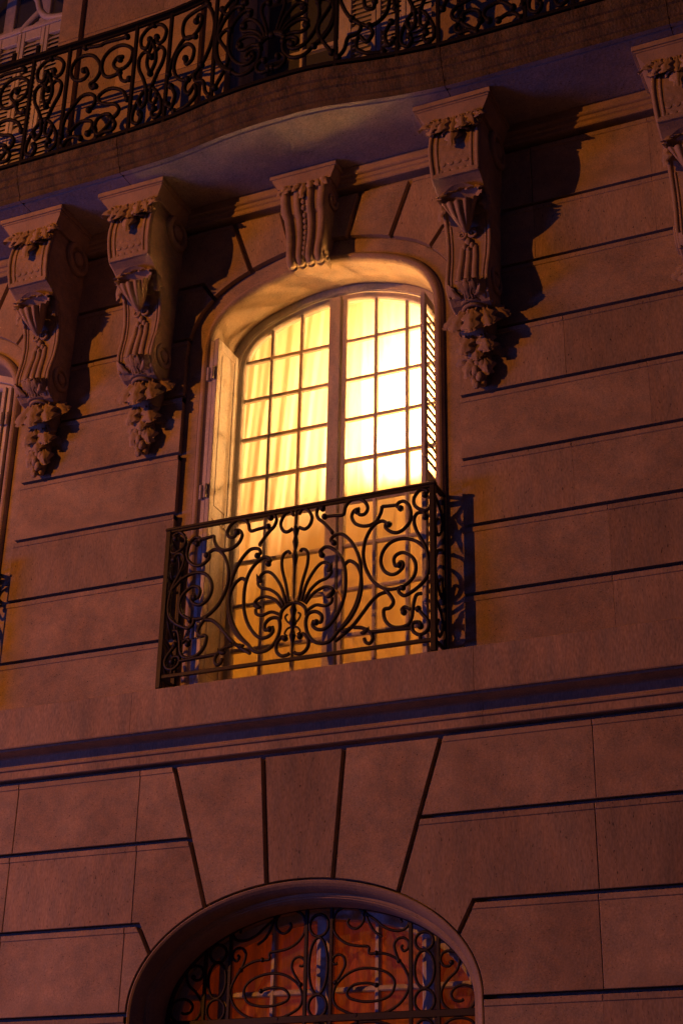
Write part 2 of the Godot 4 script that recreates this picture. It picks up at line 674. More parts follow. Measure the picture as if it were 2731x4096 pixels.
func stones_middle() -> void:
	var holes := openings(0.15)
	# the courses over each window: keystone bed, voussoirs and the stone that steps down to the course below
	for xc in [WIN, WIN_L]:
		stone(PackedVector2Array([Vector2(xc - 0.27, 7.515), Vector2(xc - 0.11, 6.9), Vector2(xc + 0.11, 6.9), Vector2(xc + 0.27, 7.515)]), holes, [], 0.0, 0.018)
		for s in [-1, 1]:
			var v1 := PackedVector2Array([Vector2(xc + 0.27, 7.515), Vector2(xc + 0.605, 7.515), Vector2(xc + 0.393, 6.9), Vector2(xc + 0.11, 6.9)])
			var far: float = xc + (1.45 if xc == WIN or s < 0 else 1.02)
			if xc == WIN and s < 0:
				far = xc + 1.90
			if xc == WIN and s > 0:
				far = xc + 1.36
			if xc == WIN_L and s > 0:
				far = xc + 2 * 1.445 - 1.90
			var v2 := PackedVector2Array([Vector2(xc + 0.605, 7.515), Vector2(far, 7.515), Vector2(far, 7.095), Vector2(xc + 0.80, 7.095), Vector2(xc + 0.60, 6.80), Vector2(xc + 0.393, 6.9)])
			var v3 := PackedVector2Array([Vector2(xc + 0.80, 7.095), Vector2(far, 7.095), Vector2(far, 6.71), Vector2(xc + 0.6, 6.71), Vector2(xc + 0.6, 6.80)])
			if s < 0:
				v1 = mirrored(v1, xc)
				v2 = mirrored(v2, xc)
				v3 = mirrored(v3, xc)
			stone(v1, holes, [], 0.0, 0.018)
			stone(v2, holes, [], 7.504, 0.015)
			stone(v3, holes, [], 7.084)
	# remaining stones of the two upper courses
	for k in 2:
		stone(rect(WIN + 1.36 - 0.0205, MID[k + 1], X1, MID[k]), holes, [2.09, 3.3], MID[k] - 0.011)
		stone(rect(X0, MID[k + 1], WIN_L - 1.45 + 0.0205, MID[k]), holes, [], MID[k] - 0.011)
	var joints := [[], [], [-1.5, 1.37, 3.4, -4.3], [1.54, 3.1, -4.6], [1.98, 3.5, -4.2], [1.55, 3.0, -4.5], [1.72, 3.6, -4.25]]
	for k in range(2, 8):
		for xx in [[X0, WIN_L], [WIN_L, WIN], [WIN, X1]]:
			stone(rect(xx[0], MID[k + 1], xx[1], MID[k]), holes, joints[k] if k < 7 else [1.72, 3.2], MID[k] - 0.011)

func stones_lower() -> void:
	var e := [ellipse_path(0.9)]
	stone(PackedVector2Array([Vector2(LOW - 0.232, 3.99), Vector2(LOW - 0.16, 3.0), Vector2(LOW + 0.16, 3.0), Vector2(LOW + 0.232, 3.99)]), e, [], 0.0, 0.014)
	for s in [-1, 1]:
		var far: float = X1 if s > 0 else 2 * LOW - X0
		var w1 := PackedVector2Array([Vector2(LOW + 0.232, 3.99), Vector2(LOW + 0.765, 3.99), Vector2(LOW + 0.465, 3.0), Vector2(LOW + 0.16, 3.0)])
		var c1 := PackedVector2Array([Vector2(LOW + 0.765, 3.99), Vector2(far, 3.99), Vector2(far, 3.58), Vector2(LOW + 0.64, 3.58)])
		var c2 := PackedVector2Array([Vector2(LOW + 0.64, 3.58), Vector2(far, 3.58), Vector2(far, 3.155), Vector2(LOW + 0.917, 3.155), Vector2(LOW + 0.78, 2.9), Vector2(LOW + 0.465, 3.0)])
		var c3 := PackedVector2Array([Vector2(LOW + 0.917, 3.155), Vector2(far, 3.155), Vector2(far, 2.71), Vector2(LOW + 0.7, 2.71), Vector2(LOW + 0.78, 2.9)])
		if s < 0:
			w1 = mirrored(w1, LOW)
			c1 = mirrored(c1, LOW)
			c2 = mirrored(c2, LOW)
			c3 = mirrored(c3, LOW)
		stone(w1, e, [], 0.0, 0.014)
		stone(c1, e, [-0.93, -1.712, 1.575, -2.7, -3.6, 2.6, 3.6], 3.979, 0.011, 0.0014)
		stone(c2, e, [-0.918, -1.72, 1.565, -2.75, -3.7, 2.7, 3.7], 3.569, 0.011, 0.0014)
		stone(c3, e, [-0.954, -1.722, 1.56, -2.7, -3.6, 2.55, 3.6], 3.144, 0.011, 0.0014)
		for k in range(3, 9):
			var r := rect(LOW, LOWER[k + 1], far, LOWER[k])
			if s < 0:
				r = mirrored(r, LOW)
			stone(r, e, [1.553, -1.73, -2.7 - 0.1 * (k % 2), 2.6 + 0.1 * (k % 2)], LOWER[k] - 0.011)

func stones_upper() -> void:
	# smooth stone above the balcony, jamb strips beside the shuttered windows and one deep joint
	var ys := [7.7, 8.35, 8.95, 9.55, 10.15, 10.75, 11.4]
	for k in 6:
		for xx in [[X0, WIN_L - 0.96], [WIN_L + 0.96, WIN - 0.96], [WIN + 0.96, X1]]:
			stone(rect(xx[0], ys[k], xx[1], ys[k + 1]), [], [-1.57 + 0.35 * (k % 2), 2.2 + 0.4 * (k % 2), 3.4, -4.4], 0.0, 0.002)
	for xc in [WIN, WIN_L]:
		for s in [-1, 1]:
			for k in 6:
				var a := rect(xc + 0.74, ys[k], xc + 0.915, ys[k + 1])
				if s < 0:
					a = mirrored(a, xc)
				stone(a, [], [], 0.0, 0.002)

func cornice() -> void:
	# projecting band under the first-floor windows with its drip and small mouldings
	var prof := [Vector2(-0.30, 4.372), Vector2(0.0, 4.380), Vector2(0.142, 4.383), Vector2(0.150, 4.377), Vector2(0.150, 4.152), Vector2(0.146, 4.146), Vector2(0.125, 4.150), Vector2(0.122, 4.138), Vector2(0.030, 4.134), Vector2(0.016, 4.128), Vector2(0.012, 4.082), Vector2(0.018, 4.077), Vector2(0.030, 4.071), Vector2(0.033, 4.064), Vector2(0.030, 4.057), Vector2(0.018, 4.053), Vector2(0.018, 4.050), Vector2(0.026, 4.047), Vector2(0.026, 4.008), Vector2(0.020, 4.004), Vector2(-0.30, 4.004)]
	var xs := [X0, -3.9, -2.35, -0.93, 1.03, 2.5, X1]
	for i in xs.size() - 1:
		var st := begin()
		along_x(st, prof, xs[i] + 0.001, xs[i + 1] - 0.001)
		done(st, "cornice_block", M.band, building)

func frieze() -> void:
	var prof := [Vector2(-0.2, 7.658), Vector2(0.062, 7.658), Vector2(0.062, 7.606), Vector2(0.056, 7.600), Vector2(0.044, 7.596), Vector2(0.042, 7.575), Vector2(0.032, 7.568), Vector2(0.030, 7.546), Vector2(0.024, 7.540), Vector2(-0.2, 7.540)]
	var xs := [X0, -3.6, -1.81, 1.06, 2.35, X1]
	for i in xs.size() - 1:
		var st := begin()
		along_x(st, prof, xs[i] + 0.001, xs[i + 1] - 0.001)
		done(st, "frieze_moulding", M.stone[i % 4], building)

func balcony_slab() -> void:
	# stone slabs that meet over the corbels; their front edge bows out over the lit window
	var prof := [Vector2(-0.62, SOFFIT), Vector2(-0.045, SOFFIT), Vector2(-0.043, SOFFIT + 0.008), Vector2(-0.028, SOFFIT + 0.008), Vector2(-0.026, SOFFIT - 0.002), Vector2(0.0, SOFFIT - 0.002), Vector2(0.004, SOFFIT + 0.010), Vector2(0.004, SOFFIT + 0.034), Vector2(0.014, SOFFIT + 0.042), Vector2(0.028, SOFFIT + 0.070), Vector2(0.034, SOFFIT + 0.098), Vector2(0.046, SOFFIT + 0.106), Vector2(0.048, SOFFIT + 0.150), Vector2(0.060, SOFFIT + 0.158), Vector2(0.066, SOFFIT + 0.176), Vector2(0.066, SOFFIT + 0.228), Vector2(0.058, SOFFIT + 0.238), Vector2(-0.62, SOFFIT + 0.250)]
	var xs := [X0, -3.2, -1.81, -1.07, 1.06, 2.35, X1]
	for i in xs.size() - 1:
		var st := begin()
		var under := begin()
		var n := maxi(2, int((xs[i + 1] - xs[i]) / 0.06))
		for k in n:
			var xa: float = lerp(xs[i] + 0.002, xs[i + 1] - 0.002, float(k) / n)
			var xb: float = lerp(xs[i] + 0.002, xs[i + 1] - 0.002, float(k + 1) / n)
			for j in prof.size() - 1:
				var a: Vector2 = prof[j]
				var b: Vector2 = prof[j + 1]
				var d := (b - a).normalized()
				var nn := Vector3(0, -d.x, d.y)
				var za := 0.545 + bump(xa)
				var zb := 0.545 + bump(xb)
				var back := a.x < -0.5
				var back2 := b.x < -0.5
				quad(under if j < 5 else st, Vector3(xa, a.y, -0.05 if back else a.x + za), Vector3(xb, a.y, -0.05 if back else a.x + zb), Vector3(xb, b.y, -0.05 if back2 else b.x + zb), Vector3(xa, b.y, -0.05 if back2 else b.x + za), nn)
		for e in [[xs[i] + 0.002, Vector3.LEFT], [xs[i + 1] - 0.002, Vector3.RIGHT]]:
			var ze: float = 0.545 + bump(e[0])
			var x: float = e[0]
			quad(st, Vector3(x, SOFFIT, -0.05), Vector3(x, SOFFIT, ze), Vector3(x, SOFFIT + 0.24, ze + 0.05), Vector3(x, SOFFIT + 0.25, -0.05), e[1])
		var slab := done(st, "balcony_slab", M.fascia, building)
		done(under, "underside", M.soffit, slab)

# ------------------------------------------------------------------ carving
func leaf(st: SurfaceTool, at: Transform3D, length: float, width: float, curl: float, lobes := 4.0) -> void:
	# an acanthus leaf: lobed outline, raised midrib, tip that rolls forward; grows along -y, faces +z
	var rows := []
	for i in 19:
		var t := i / 18.0
		var w := width * pow(sin(PI * clampf(0.10 + t * 0.78, 0, 1)), 0.75) * (1.0 + 0.30 * cos(lobes * TAU * t))
		var row := PackedVector3Array()
		for j in 9:
			var s := (j - 4) / 4.0
			var z := 0.035 * width / 0.05 * (1.0 - s * s) * sin(PI * clampf(t, 0.05, 0.95)) + curl * t * t
			z += width * 0.16 * cos(s * PI * 3.0) * (1.0 - t * 0.5) - absf(s) * width * 0.10 * cos(lobes * TAU * t)
			var y := -length * t + (curl * 0.8 * maxf(0.0, t - 0.75) * 2.0) + absf(s) * length * 0.07
			row.append(at * Vector3(s * w, y, z))
		rows.append(row)
	grid(st, rows)

func at3(p: Vector3, rx: float, ry: float, rz: float) -> Transform3D:
	return Transform3D(Basis.from_euler(Vector3(deg_to_rad(rx), deg_to_rad(ry), deg_to_rad(rz)), EULER_ORDER_YXZ), p)

func spiral(st: SurfaceTool, c: Vector3, r_out: float, turns: float, rad: float, side: float, start: float) -> void:
	# a volute on a side face (in the zy plane)
	var path := PackedVector3Array()
	var n := int(turns * 22)
	for i in n + 1:
		var t := float(i) / n
		var r: float = lerp(r_out, r_out * 0.22, pow(t, 0.8))
		var a := start + t * turns * TAU
		path.append(c + Vector3(0, sin(a) * r, cos(a) * r))
	tube(st, path, rad, rad * 0.7, 7, Vector3(side, 0, 0), 1.0)
	ball(st, c, Vector3(rad * 1.2, r_out * 0.3, r_out * 0.3), 6, 10)

func disc(st: SurfaceTool, c: Vector3, s: float, r: float) -> void:
	# end of a scroll seen from the side: a rolled ring, a hollow and an eye, turned about the x axis
	var prof := [Vector2(1.0, -0.10), Vector2(1.0, 0.20), Vector2(0.93, 0.29), Vector2(0.74, 0.31), Vector2(0.66, 0.26), Vector2(0.60, 0.06), Vector2(0.46, 0.04), Vector2(0.42, 0.22), Vector2(0.30, 0.30), Vector2(0.0, 0.34)]
	for i in prof.size() - 1:
		var a: Vector2 = prof[i]
		var b: Vector2 = prof[i + 1]
		var d := (b - a).normalized()
		for k in 28:
			var t0 := TAU * k / 28.0
			var t1 := TAU * (k + 1) / 28.0
			# the hollow is wider on the outer side, as in a spiral
			var e0 := Vector3(0, sin(t0), cos(t0))
			var e1 := Vector3(0, sin(t1), cos(t1))
			var sh := Vector3(0, 0.10, -0.12) * r
			var ca := c + sh * (1.0 - a.x)
			var cb := c + sh * (1.0 - b.x)
			var n0 := Vector3(-s * d.x, 0, 0) + e0 * d.y
			var n1 := Vector3(-s * d.x, 0, 0) + e1 * d.y
			var p00 := ca + e0 * a.x * r + Vector3(s * a.y * r, 0, 0)
			var p01 := ca + e1 * a.x * r + Vector3(s * a.y * r, 0, 0)
			var p10 := cb + e0 * b.x * r + Vector3(s * b.y * r, 0, 0)
			var p11 := cb + e1 * b.x * r + Vector3(s * b.y * r, 0, 0)
			tri(st, p00, p10, p11, n0, n0, n1)
			tri(st, p00, p11, p01, n0, n1, n1)

const FRONT := [[-0.11, 0.335, 0.150], [-0.16, 0.352, 0.152], [-0.22, 0.372, 0.156], [-0.29, 0.388, 0.158], [-0.36, 0.392, 0.157], [-0.43, 0.386, 0.153], [-0.490, 0.372, 0.149], [-0.522, 0.362, 0.147], [-0.530, 0.340, 0.147], [-0.54, 0.315, 0.147], [-0.57, 0.265, 0.145], [-0.62, 0.215, 0.143], [-0.68, 0.184, 0.141], [-0.76, 0.163, 0.139], [-0.86, 0.156, 0.136], [-0.96, 0.168, 0.133], [-1.04, 0.190, 0.130], [-1.11, 0.206, 0.128], [-1.17, 0.204, 0.126], [-1.22, 0.182, 0.123], [-1.25, 0.140, 0.120], [-1.262, 0.07, 0.117]]

func front_at(y: float) -> Vector2:
	for i in FRONT.size() - 1:
		if y <= FRONT[i][0] and y >= FRONT[i + 1][0]:
			var t: float = (y - FRONT[i][0]) / (FRONT[i + 1][0] - FRONT[i][0])
			return Vector2(lerp(FRONT[i][1], FRONT[i + 1][1], t), lerp(FRONT[i][2], FRONT[i + 1][2], t))
	return Vector2(FRONT[-1][1], FRONT[-1][2])

func ridge(st: SurfaceTool, x0: float, x1: float, y0: float, y1: float, r0: float, r1: float, squash := 0.6, n := 16) -> void:
	# a raised rib that follows the front of the corbel; x as a share of its half width
	var path := PackedVector3Array()
	for i in n + 1:
		var t := float(i) / n
		var y: float = lerp(y0, y1, t)
		var f := front_at(y)
		path.append(Vector3(lerp(x0, x1, t) * f.y, y, f.x))
	tube(st, path, r0, r1, 8, Vector3.BACK, squash)

func make_corbel() -> Node3D:
	var c := group_node(numbered("corbel"), building)
	# slab with a hollow moulding under it
	var st := begin()
	box(st, Vector3(-0.236, -0.034, -0.04), Vector3(0.236, -0.001, 0.428), 0.003)
	box(st, Vector3(-0.226, -0.046, -0.04), Vector3(0.226, -0.034, 0.419), 0.003)
	var steps := [[-0.046, 0.218, 0.411], [-0.062, 0.210, 0.404], [-0.082, 0.196, 0.396], [-0.102, 0.182, 0.388], [-0.120, 0.172, 0.382]]
	for i in steps.size() - 1:
		var a: Array = steps[i]
		var b: Array = steps[i + 1]
		var nf := Vector3(0, -(a[2] - b[2]), (a[0] - b[0])).normalized()
		quad(st, Vector3(-a[1], a[0], a[2]), Vector3(a[1], a[0], a[2]), Vector3(b[1], b[0], b[2]), Vector3(-b[1], b[0], b[2]), nf)
		for s in [-1.0, 1.0]:
			var ns := Vector3(s * (a[0] - b[0]), -(a[1] - b[1]), 0).normalized()
			quad(st, Vector3(s * a[1], a[0], -0.04), Vector3(s * a[1], a[0], a[2]), Vector3(s * b[1], b[0], b[2]), Vector3(s * b[1], b[0], -0.04), ns)
	quad(st, Vector3(-0.172, -0.120, -0.04), Vector3(0.172, -0.120, -0.04), Vector3(0.172, -0.120, 0.382), Vector3(-0.172, -0.120, 0.382), Vector3.DOWN)
	done(st, "slab", M.carved, c)
	# scrolled body
	st = begin()
	var rows := []
	for i in FRONT.size():
		rows.append(FRONT[i])
	for i in rows.size() - 1:
		var a: Array = rows[i]
		var b: Array = rows[i + 1]
		var nf := Vector3(0, b[1] - a[1], a[0] - b[0]).normalized()
		var e := 0.010
		quad(st, Vector3(-a[2] + e, a[0], a[1]), Vector3(a[2] - e, a[0], a[1]), Vector3(b[2] - e, b[0], b[1]), Vector3(-b[2] + e, b[0], b[1]), nf)
		for s in [-1.0, 1.0]:
			quad(st, Vector3(s * (a[2] - e), a[0], a[1]), Vector3(s * a[2], a[0], a[1] - e), Vector3(s * b[2], b[0], b[1] - e), Vector3(s * (b[2] - e), b[0], b[1]), (nf + Vector3(s, 0, 0)).normalized())
			quad(st, Vector3(s * a[2], a[0], a[1] - e), Vector3(s * a[2], a[0], -0.04), Vector3(s * b[2], b[0], -0.04), Vector3(s * b[2], b[0], b[1] - e), Vector3(s, 0, 0))
	var bt: Array = rows[-1]
	quad(st, Vector3(-bt[2], bt[0], -0.04), Vector3(bt[2], bt[0], -0.04), Vector3(bt[2], bt[0], bt[1]), Vector3(-bt[2], bt[0], bt[1]), Vector3.DOWN)
	done(st, "body", M.carved, c)
	# volutes on both sides
	for s in [-1.0, 1.0]:
		for q in [[0.150, -0.205, 0.105, 0.118], [0.120, -1.10, 0.092, 0.082]]:
			st = begin()
			disc(st, Vector3(s * q[0], q[1], q[2]), s, q[3])
			done(st, "volute", M.carved, c)
	# raised borders that follow the S-shaped front
	for s in [-1.0, 1.0]:
		st = begin()
		ridge(st, s * 0.90, s * 0.90, -0.13, -0.515, 0.013, 0.013, 0.8)
		ridge(st, s * 0.66, s * 0.66, -0.20, -0.49, 0.009, 0.009, 0.7)
		ridge(st, s * 0.90, s * 0.90, -0.60, -1.22, 0.013, 0.012, 0.8, 24)
		ridge(st, s * 0.74, s * 0.72, -0.72, -1.18, 0.007, 0.007, 0.8, 24)
		done(st, "border", M.carved, c)
	# fish scales on the upper panel
	st = begin()
	for r in 4:
		for k in 5:
			var x := (k - 2 + (0.5 if r % 2 else 0.0)) * 0.046
			if absf(x) > 0.095:
				continue
			var y := -0.470 + r * 0.044
			ball(st, Vector3(x, y, front_at(y).x - 0.003), Vector3(0.024, 0.030, 0.0038), 5, 8)
	box(st, Vector3(-0.14, -0.522, 0.355), Vector3(0.14, -0.488, 0.378), 0.004)
	done(st, "scale_panel", M.carved, c)
	# leaves under the slab
	for k in 7:
		st = begin()
		var x := (k - 3) * 0.048
		var long := 0.23 - 0.035 * absf(k - 3) + (0.06 if k == 3 else 0.0)
		leaf(st, at3(Vector3(x, -0.100, 0.375), -4, (k - 3) * 9.0, (k - 3) * 5.0), long, 0.044, 0.040 if k % 2 else 0.065, 3.0)
		done(st, "leaf", M.carved, c)
	for k in 5:
		st = begin()
		var kx := (k - 2) * 0.050 + (0.008 if k % 2 else -0.004)
		leaf(st, at3(Vector3(kx, -0.17 - 0.012 * (k % 2), 0.372), -8, (k - 2) * 14.0, (k - 2) * -9.0 + 4.0), 0.125 - 0.018 * absf(k - 2), 0.034, 0.050, 2.0)
		done(st, "leaf", M.carved, c)
	for s in [-1.0, 1.0]:
		for q in [[0.135, -0.140, 0.030], [0.088, -0.175, 0.024], [0.142, -0.205, 0.020]]:
			st = begin()
			var path := PackedVector3Array()
			for i in 17:
				var t := i / 16.0
				var r: float = q[2] * (1.0 - 0.75 * t)
				path.append(Vector3(s * (q[0] + cos(t * 8.0) * r), q[1] + sin(t * 8.0) * r, 0.385 + 0.018 * t))
			tube(st, path, 0.013, 0.009, 6, Vector3.BACK, 1.0)
			done(st, "curl", M.carved, c)
	# the scallop shell hung in the hollow below the panel: ribs spread from its foot to a scalloped rim
	st = begin()
	var sh := []
	for i in 13:
		var t := i / 12.0
		var row := PackedVector3Array()
		for j in 71:
			var v := j / 70.0
			var a := deg_to_rad(lerp(166.0, 374.0, v))
			var rib := absf(sin(v * PI * 9.0))
			var grow := 1.0 - t
			var rx: float = (0.050 + 0.076 * pow(grow, 0.55)) * (1.0 + 0.07 * rib * grow)
			var ry: float = lerp(0.190, 0.060, pow(grow, 0.9)) * (1.0 + 0.06 * rib * grow * grow)
			var z := 0.205 + 0.135 * pow(grow, 0.55) + 0.020 * rib * sin(minf(1.0, grow * 1.3) * PI * 0.6)
			row.append(Vector3(cos(a) * rx, -0.622 + sin(a) * ry, z - 0.05 * pow(absf(cos(a)), 2.0) * grow))
		sh.append(row)
	grid(st, sh)
	var dish := []
	for i in 7:
		var t := i / 6.0
		var row := PackedVector3Array()
		for j in 33:
			var a := TAU * j / 32.0
			row.append(Vector3(cos(a) * 0.118 * (1.0 - t), -0.622 + sin(a) * 0.060 * (1.0 - t), 0.338 - 0.05 * pow(absf(cos(a)), 2.0) * (1.0 - t) - 0.105 * sqrt(t)))
		dish.append(row)
	grid(st, dish)
	done(st, "shell", M.carved, c)
	for k in 5:
		st = begin()
		leaf(st, at3(Vector3((k - 2) * 0.046, -0.530 - 0.006 * absf(k - 2), 0.275), -4, (k - 2) * 16.0, (k - 2) * 9.0), 0.085, 0.028, 0.05, 2.0)
		done(st, "leaf", M.carved, c)
	for s in [-1.0, 1.0]:
		st = begin()
		leaf(st, at3(Vector3(s * 0.118, -0.56, 0.235), 0, s * 40.0, s * 6.0), 0.17, 0.034, 0.02, 3.0)
		done(st, "leaf", M.carved, c)
	# small rosette under the shell and three ribs running down
	st = begin()
	for s in [-1.0, 1.0]:
		var path := PackedVector3Array()
		for i in 19:
			var t := i / 18.0
			var r := 0.030 * (1.0 - 0.7 * t)
			var y := -0.80 + sin(t * 9.0 + 1.0) * r
			path.append(Vector3(s * (0.032 + cos(t * 9.0 + 1.0) * r), y, front_at(y).x + 0.016))
		tube(st, path, 0.011, 0.007, 6)
	for q in [[0.0, -0.845, 0.02], [-0.022, -0.875, 0.016], [0.022, -0.875, 0.016], [0, -0.90, 0.013]]:
		ball(st, Vector3(q[0], q[1], front_at(q[1]).x + 0.008), Vector3(q[2], q[2] * 1.3, q[2] * 0.9))
	done(st, "rosette", M.carved, c)
	for x in [-0.34, 0.0, 0.34]:
		st = begin()
		ridge(st, x * 0.8, x * 1.1, -0.88, -1.16, 0.017, 0.020, 0.75, 14)
		done(st, "rib", M.carved, c)
	# calyx on the lower scroll, ring, and the drop of leaves and fruit on the wall
	for k in 5:
		st = begin()
		var a := (k - 2) * 24.0
		leaf(st, at3(Vector3((k - 2) * 0.052, -1.235 + 0.006 * absf(k - 2), 0.175 - 0.016 * absf(k - 2)), 14, (k - 2) * 20.0, 180.0 + a), 0.125, 0.048, 0.055, 2.0)
		done(st, "leaf", M.carved, c)
	st = begin()
	for q in [[0.085, 0.014, -1.245], [0.070, 0.011, -1.268]]:
		var path := PackedVector3Array()
		for j in 21:
			var a := PI * j / 20.0
			path.append(Vector3(cos(a) * q[0], q[2] + 0.012 * sin(a), 0.065 + sin(a) * q[0] * 1.15))
		tube(st, path, q[1], q[1], 7, Vector3.UP)
	done(st, "ring", M.carved, c)
	# solid stone behind the hanging leaves
	st = begin()
	ball(st, Vector3(0, -1.33, 0.02), Vector3(0.105, 0.13, 0.085), 9, 16)
	ball(st, Vector3(0, -1.45, 0.0), Vector3(0.080, 0.14, 0.075), 9, 16)
	done(st, "drop_core", M.carved, c)
	var drops := [[0.0, -1.275, 0.145, 0.0, 0.20, 0.066, 0.060], [-0.058, -1.270, 0.128, -16.0, 0.18, 0.060, 0.065], [0.058, -1.270, 0.128, 16.0, 0.18, 0.060, 0.065], [-0.100, -1.245, 0.090, -42.0, 0.14, 0.050, 0.06], [0.100, -1.245, 0.090, 42.0, 0.14, 0.050, 0.06], [-0.036, -1.400, 0.088, -14.0, 0.17, 0.056, 0.05], [0.040, -1.405, 0.088, 14.0, 0.17, 0.056, 0.05], [-0.058, -1.475, 0.050, -58.0, 0.13, 0.038, 0.04], [0.064, -1.465, 0.050, 62.0, 0.14, 0.038, 0.04], [0.0, -1.47, 0.075, 3.0, 0.13, 0.046, 0.04]]
	for q in drops:
		st = begin()
		leaf(st, at3(Vector3(q[0], q[1], q[2] - 0.02), 6, q[3] * 0.8, q[3]), q[4], q[5], q[6], 3.0)
		done(st, "leaf", M.carved, c)
	st = begin()
	var r2 := RandomNumberGenerator.new()
	r2.seed = 5
	for k in 16:
		var t := k / 15.0
		var a := k * 2.4
		var rr := 0.050 * (1.0 - 0.55 * t)
		var b := 0.024 - 0.006 * t + r2.randf_range(-0.003, 0.003)
		ball(st, Vector3(cos(a) * rr, -1.565 - 0.165 * t, 0.030 + 0.032 * absf(sin(a))), Vector3(b, b * 1.3, b), 6, 9)
	ball(st, Vector3(0, -1.62, 0.02), Vector3(0.045, 0.10, 0.045), 8, 12)
	done(st, "fruit_cluster", M.carved, c)
	for s in [-1.0, 1.0]:
		st = begin()
		leaf(st, at3(Vector3(s * 0.034, -1.545, 0.050), 4, s * 14.0, s * 12.0), 0.14, 0.046, 0.02, 2.0)
		done(st, "leaf", M.carved, c)
	return c

func make_keystone(x: float) -> void:
	var c := group_node(numbered("keystone"), building, Vector3(x, SOFFIT, 0))
	var st := begin()
	box(st, Vector3(-0.225, -0.034, -0.04), Vector3(0.225, -0.002, 0.168), 0.003)
	var steps := [[-0.034, 0.212, 0.160], [-0.055, 0.205, 0.156], [-0.080, 0.190, 0.150], [-0.105, 0.178, 0.144]]
	for i in steps.size() - 1:
		var a: Array = steps[i]
		var b: Array = steps[i + 1]
		quad(st, Vector3(-a[1], a[0], a[2]), Vector3(a[1], a[0], a[2]), Vector3(b[1], b[0], b[2]), Vector3(-b[1], b[0], b[2]), Vector3(0, -(a[2] - b[2]), a[0] - b[0]).normalized())
		for s in [-1.0, 1.0]:
			quad(st, Vector3(s * a[1], a[0], -0.04), Vector3(s * a[1], a[0], a[2]), Vector3(s * b[1], b[0], b[2]), Vector3(s * b[1], b[0], -0.04), Vector3(s * (a[0] - b[0]), -(a[1] - b[1]), 0).normalized())
	quad(st, Vector3(-0.178, -0.105, -0.04), Vector3(0.178, -0.105, -0.04), Vector3(0.178, -0.105, 0.144), Vector3(-0.178, -0.105, 0.144), Vector3.DOWN)
	done(st, "slab", M.carved, c)
	# tapering body, as four rolls side by side that end in small scrolls
	var prof := [[-0.10, 0.135, 0.165], [-0.17, 0.140, 0.160], [-0.25, 0.138, 0.152], [-0.30, 0.126, 0.146], [-0.32, 0.108, 0.143], [-0.38, 0.095, 0.137], [-0.45, 0.090, 0.130], [-0.52, 0.094, 0.124], [-0.58, 0.104, 0.119], [-0.62, 0.104, 0.116], [-0.645, 0.085, 0.114], [-0.652, 0.04, 0.112], [-0.65, -0.04, 0.112]]
	st = begin()
	for i in prof.size() - 1:
		var a: Array = prof[i]
		var b: Array = prof[i + 1]
		quad(st, Vector3(-a[2], a[0], a[1]), Vector3(a[2], a[0], a[1]), Vector3(b[2], b[0], b[1]), Vector3(-b[2], b[0], b[1]), Vector3(0, b[1] - a[1], a[0] - b[0]).normalized())
		for s in [-1.0, 1.0]:
			quad(st, Vector3(s * a[2], a[0], -0.04), Vector3(s * a[2], a[0], a[1]), Vector3(s * b[2], b[0], b[1]), Vector3(s * b[2], b[0], -0.04), Vector3(s, 0, 0))
	done(st, "body", M.carved, c)
	for k in 4:
		st = begin()
		var u: float = [-0.80, -0.26, 0.26, 0.80][k]
		var path := PackedVector3Array()
		for i in prof.size() - 2:
			path.append(Vector3(u * prof[i][2], prof[i][0], prof[i][1]))
		for i in range(1, 8):
			var t := i / 7.0 * 4.2
			path.append(Vector3(u * 0.114, -0.635 - sin(t) * 0.022, 0.085 - (1.0 - cos(t)) * 0.022))
		var w := 0.024 if absf(u) > 0.5 else 0.021
		tube(st, path, w * 1.25, w, 8, Vector3.BACK, 0.85)
		done(st, "roll", M.carved, c)
	st = begin()
	for i in 11:
		var t := i / 10.0
		var y: float = lerp(-0.20, -0.60, t)
		var z := 0.0
		for j in prof.size() - 1:
			if y <= prof[j][0] and y >= prof[j + 1][0]:
				z = lerp(prof[j][1], prof[j + 1][1], (y - prof[j][0]) / (prof[j + 1][0] - prof[j][0]))
		ball(st, Vector3(0, y, z + 0.004), Vector3(0.016, 0.020, 0.014))
	done(st, "bead_string", M.carved, c)
	for k in 7:
		st = begin()
		leaf(st, at3(Vector3((k - 3) * 0.046, -0.088, 0.138), -4, (k - 3) * 8.0, (k - 3) * 4.0), 0.10 + (0.07 if k == 3 else 0.0), 0.028, 0.03, 2.0)
		done(st, "leaf", M.carved, c)
	for s in [-1.0, 1.0]:
		for q in [[0.160, -0.22, 0.062, 0.062, 0.014], [0.116, -0.615, 0.060, 0.040, 0.011]]:
			st = begin()
			spiral(st, Vector3(s * q[0], q[1], q[2]), q[3], 1.3, q[4], s, PI * 0.9)
			done(st, "volute", M.carved, c)

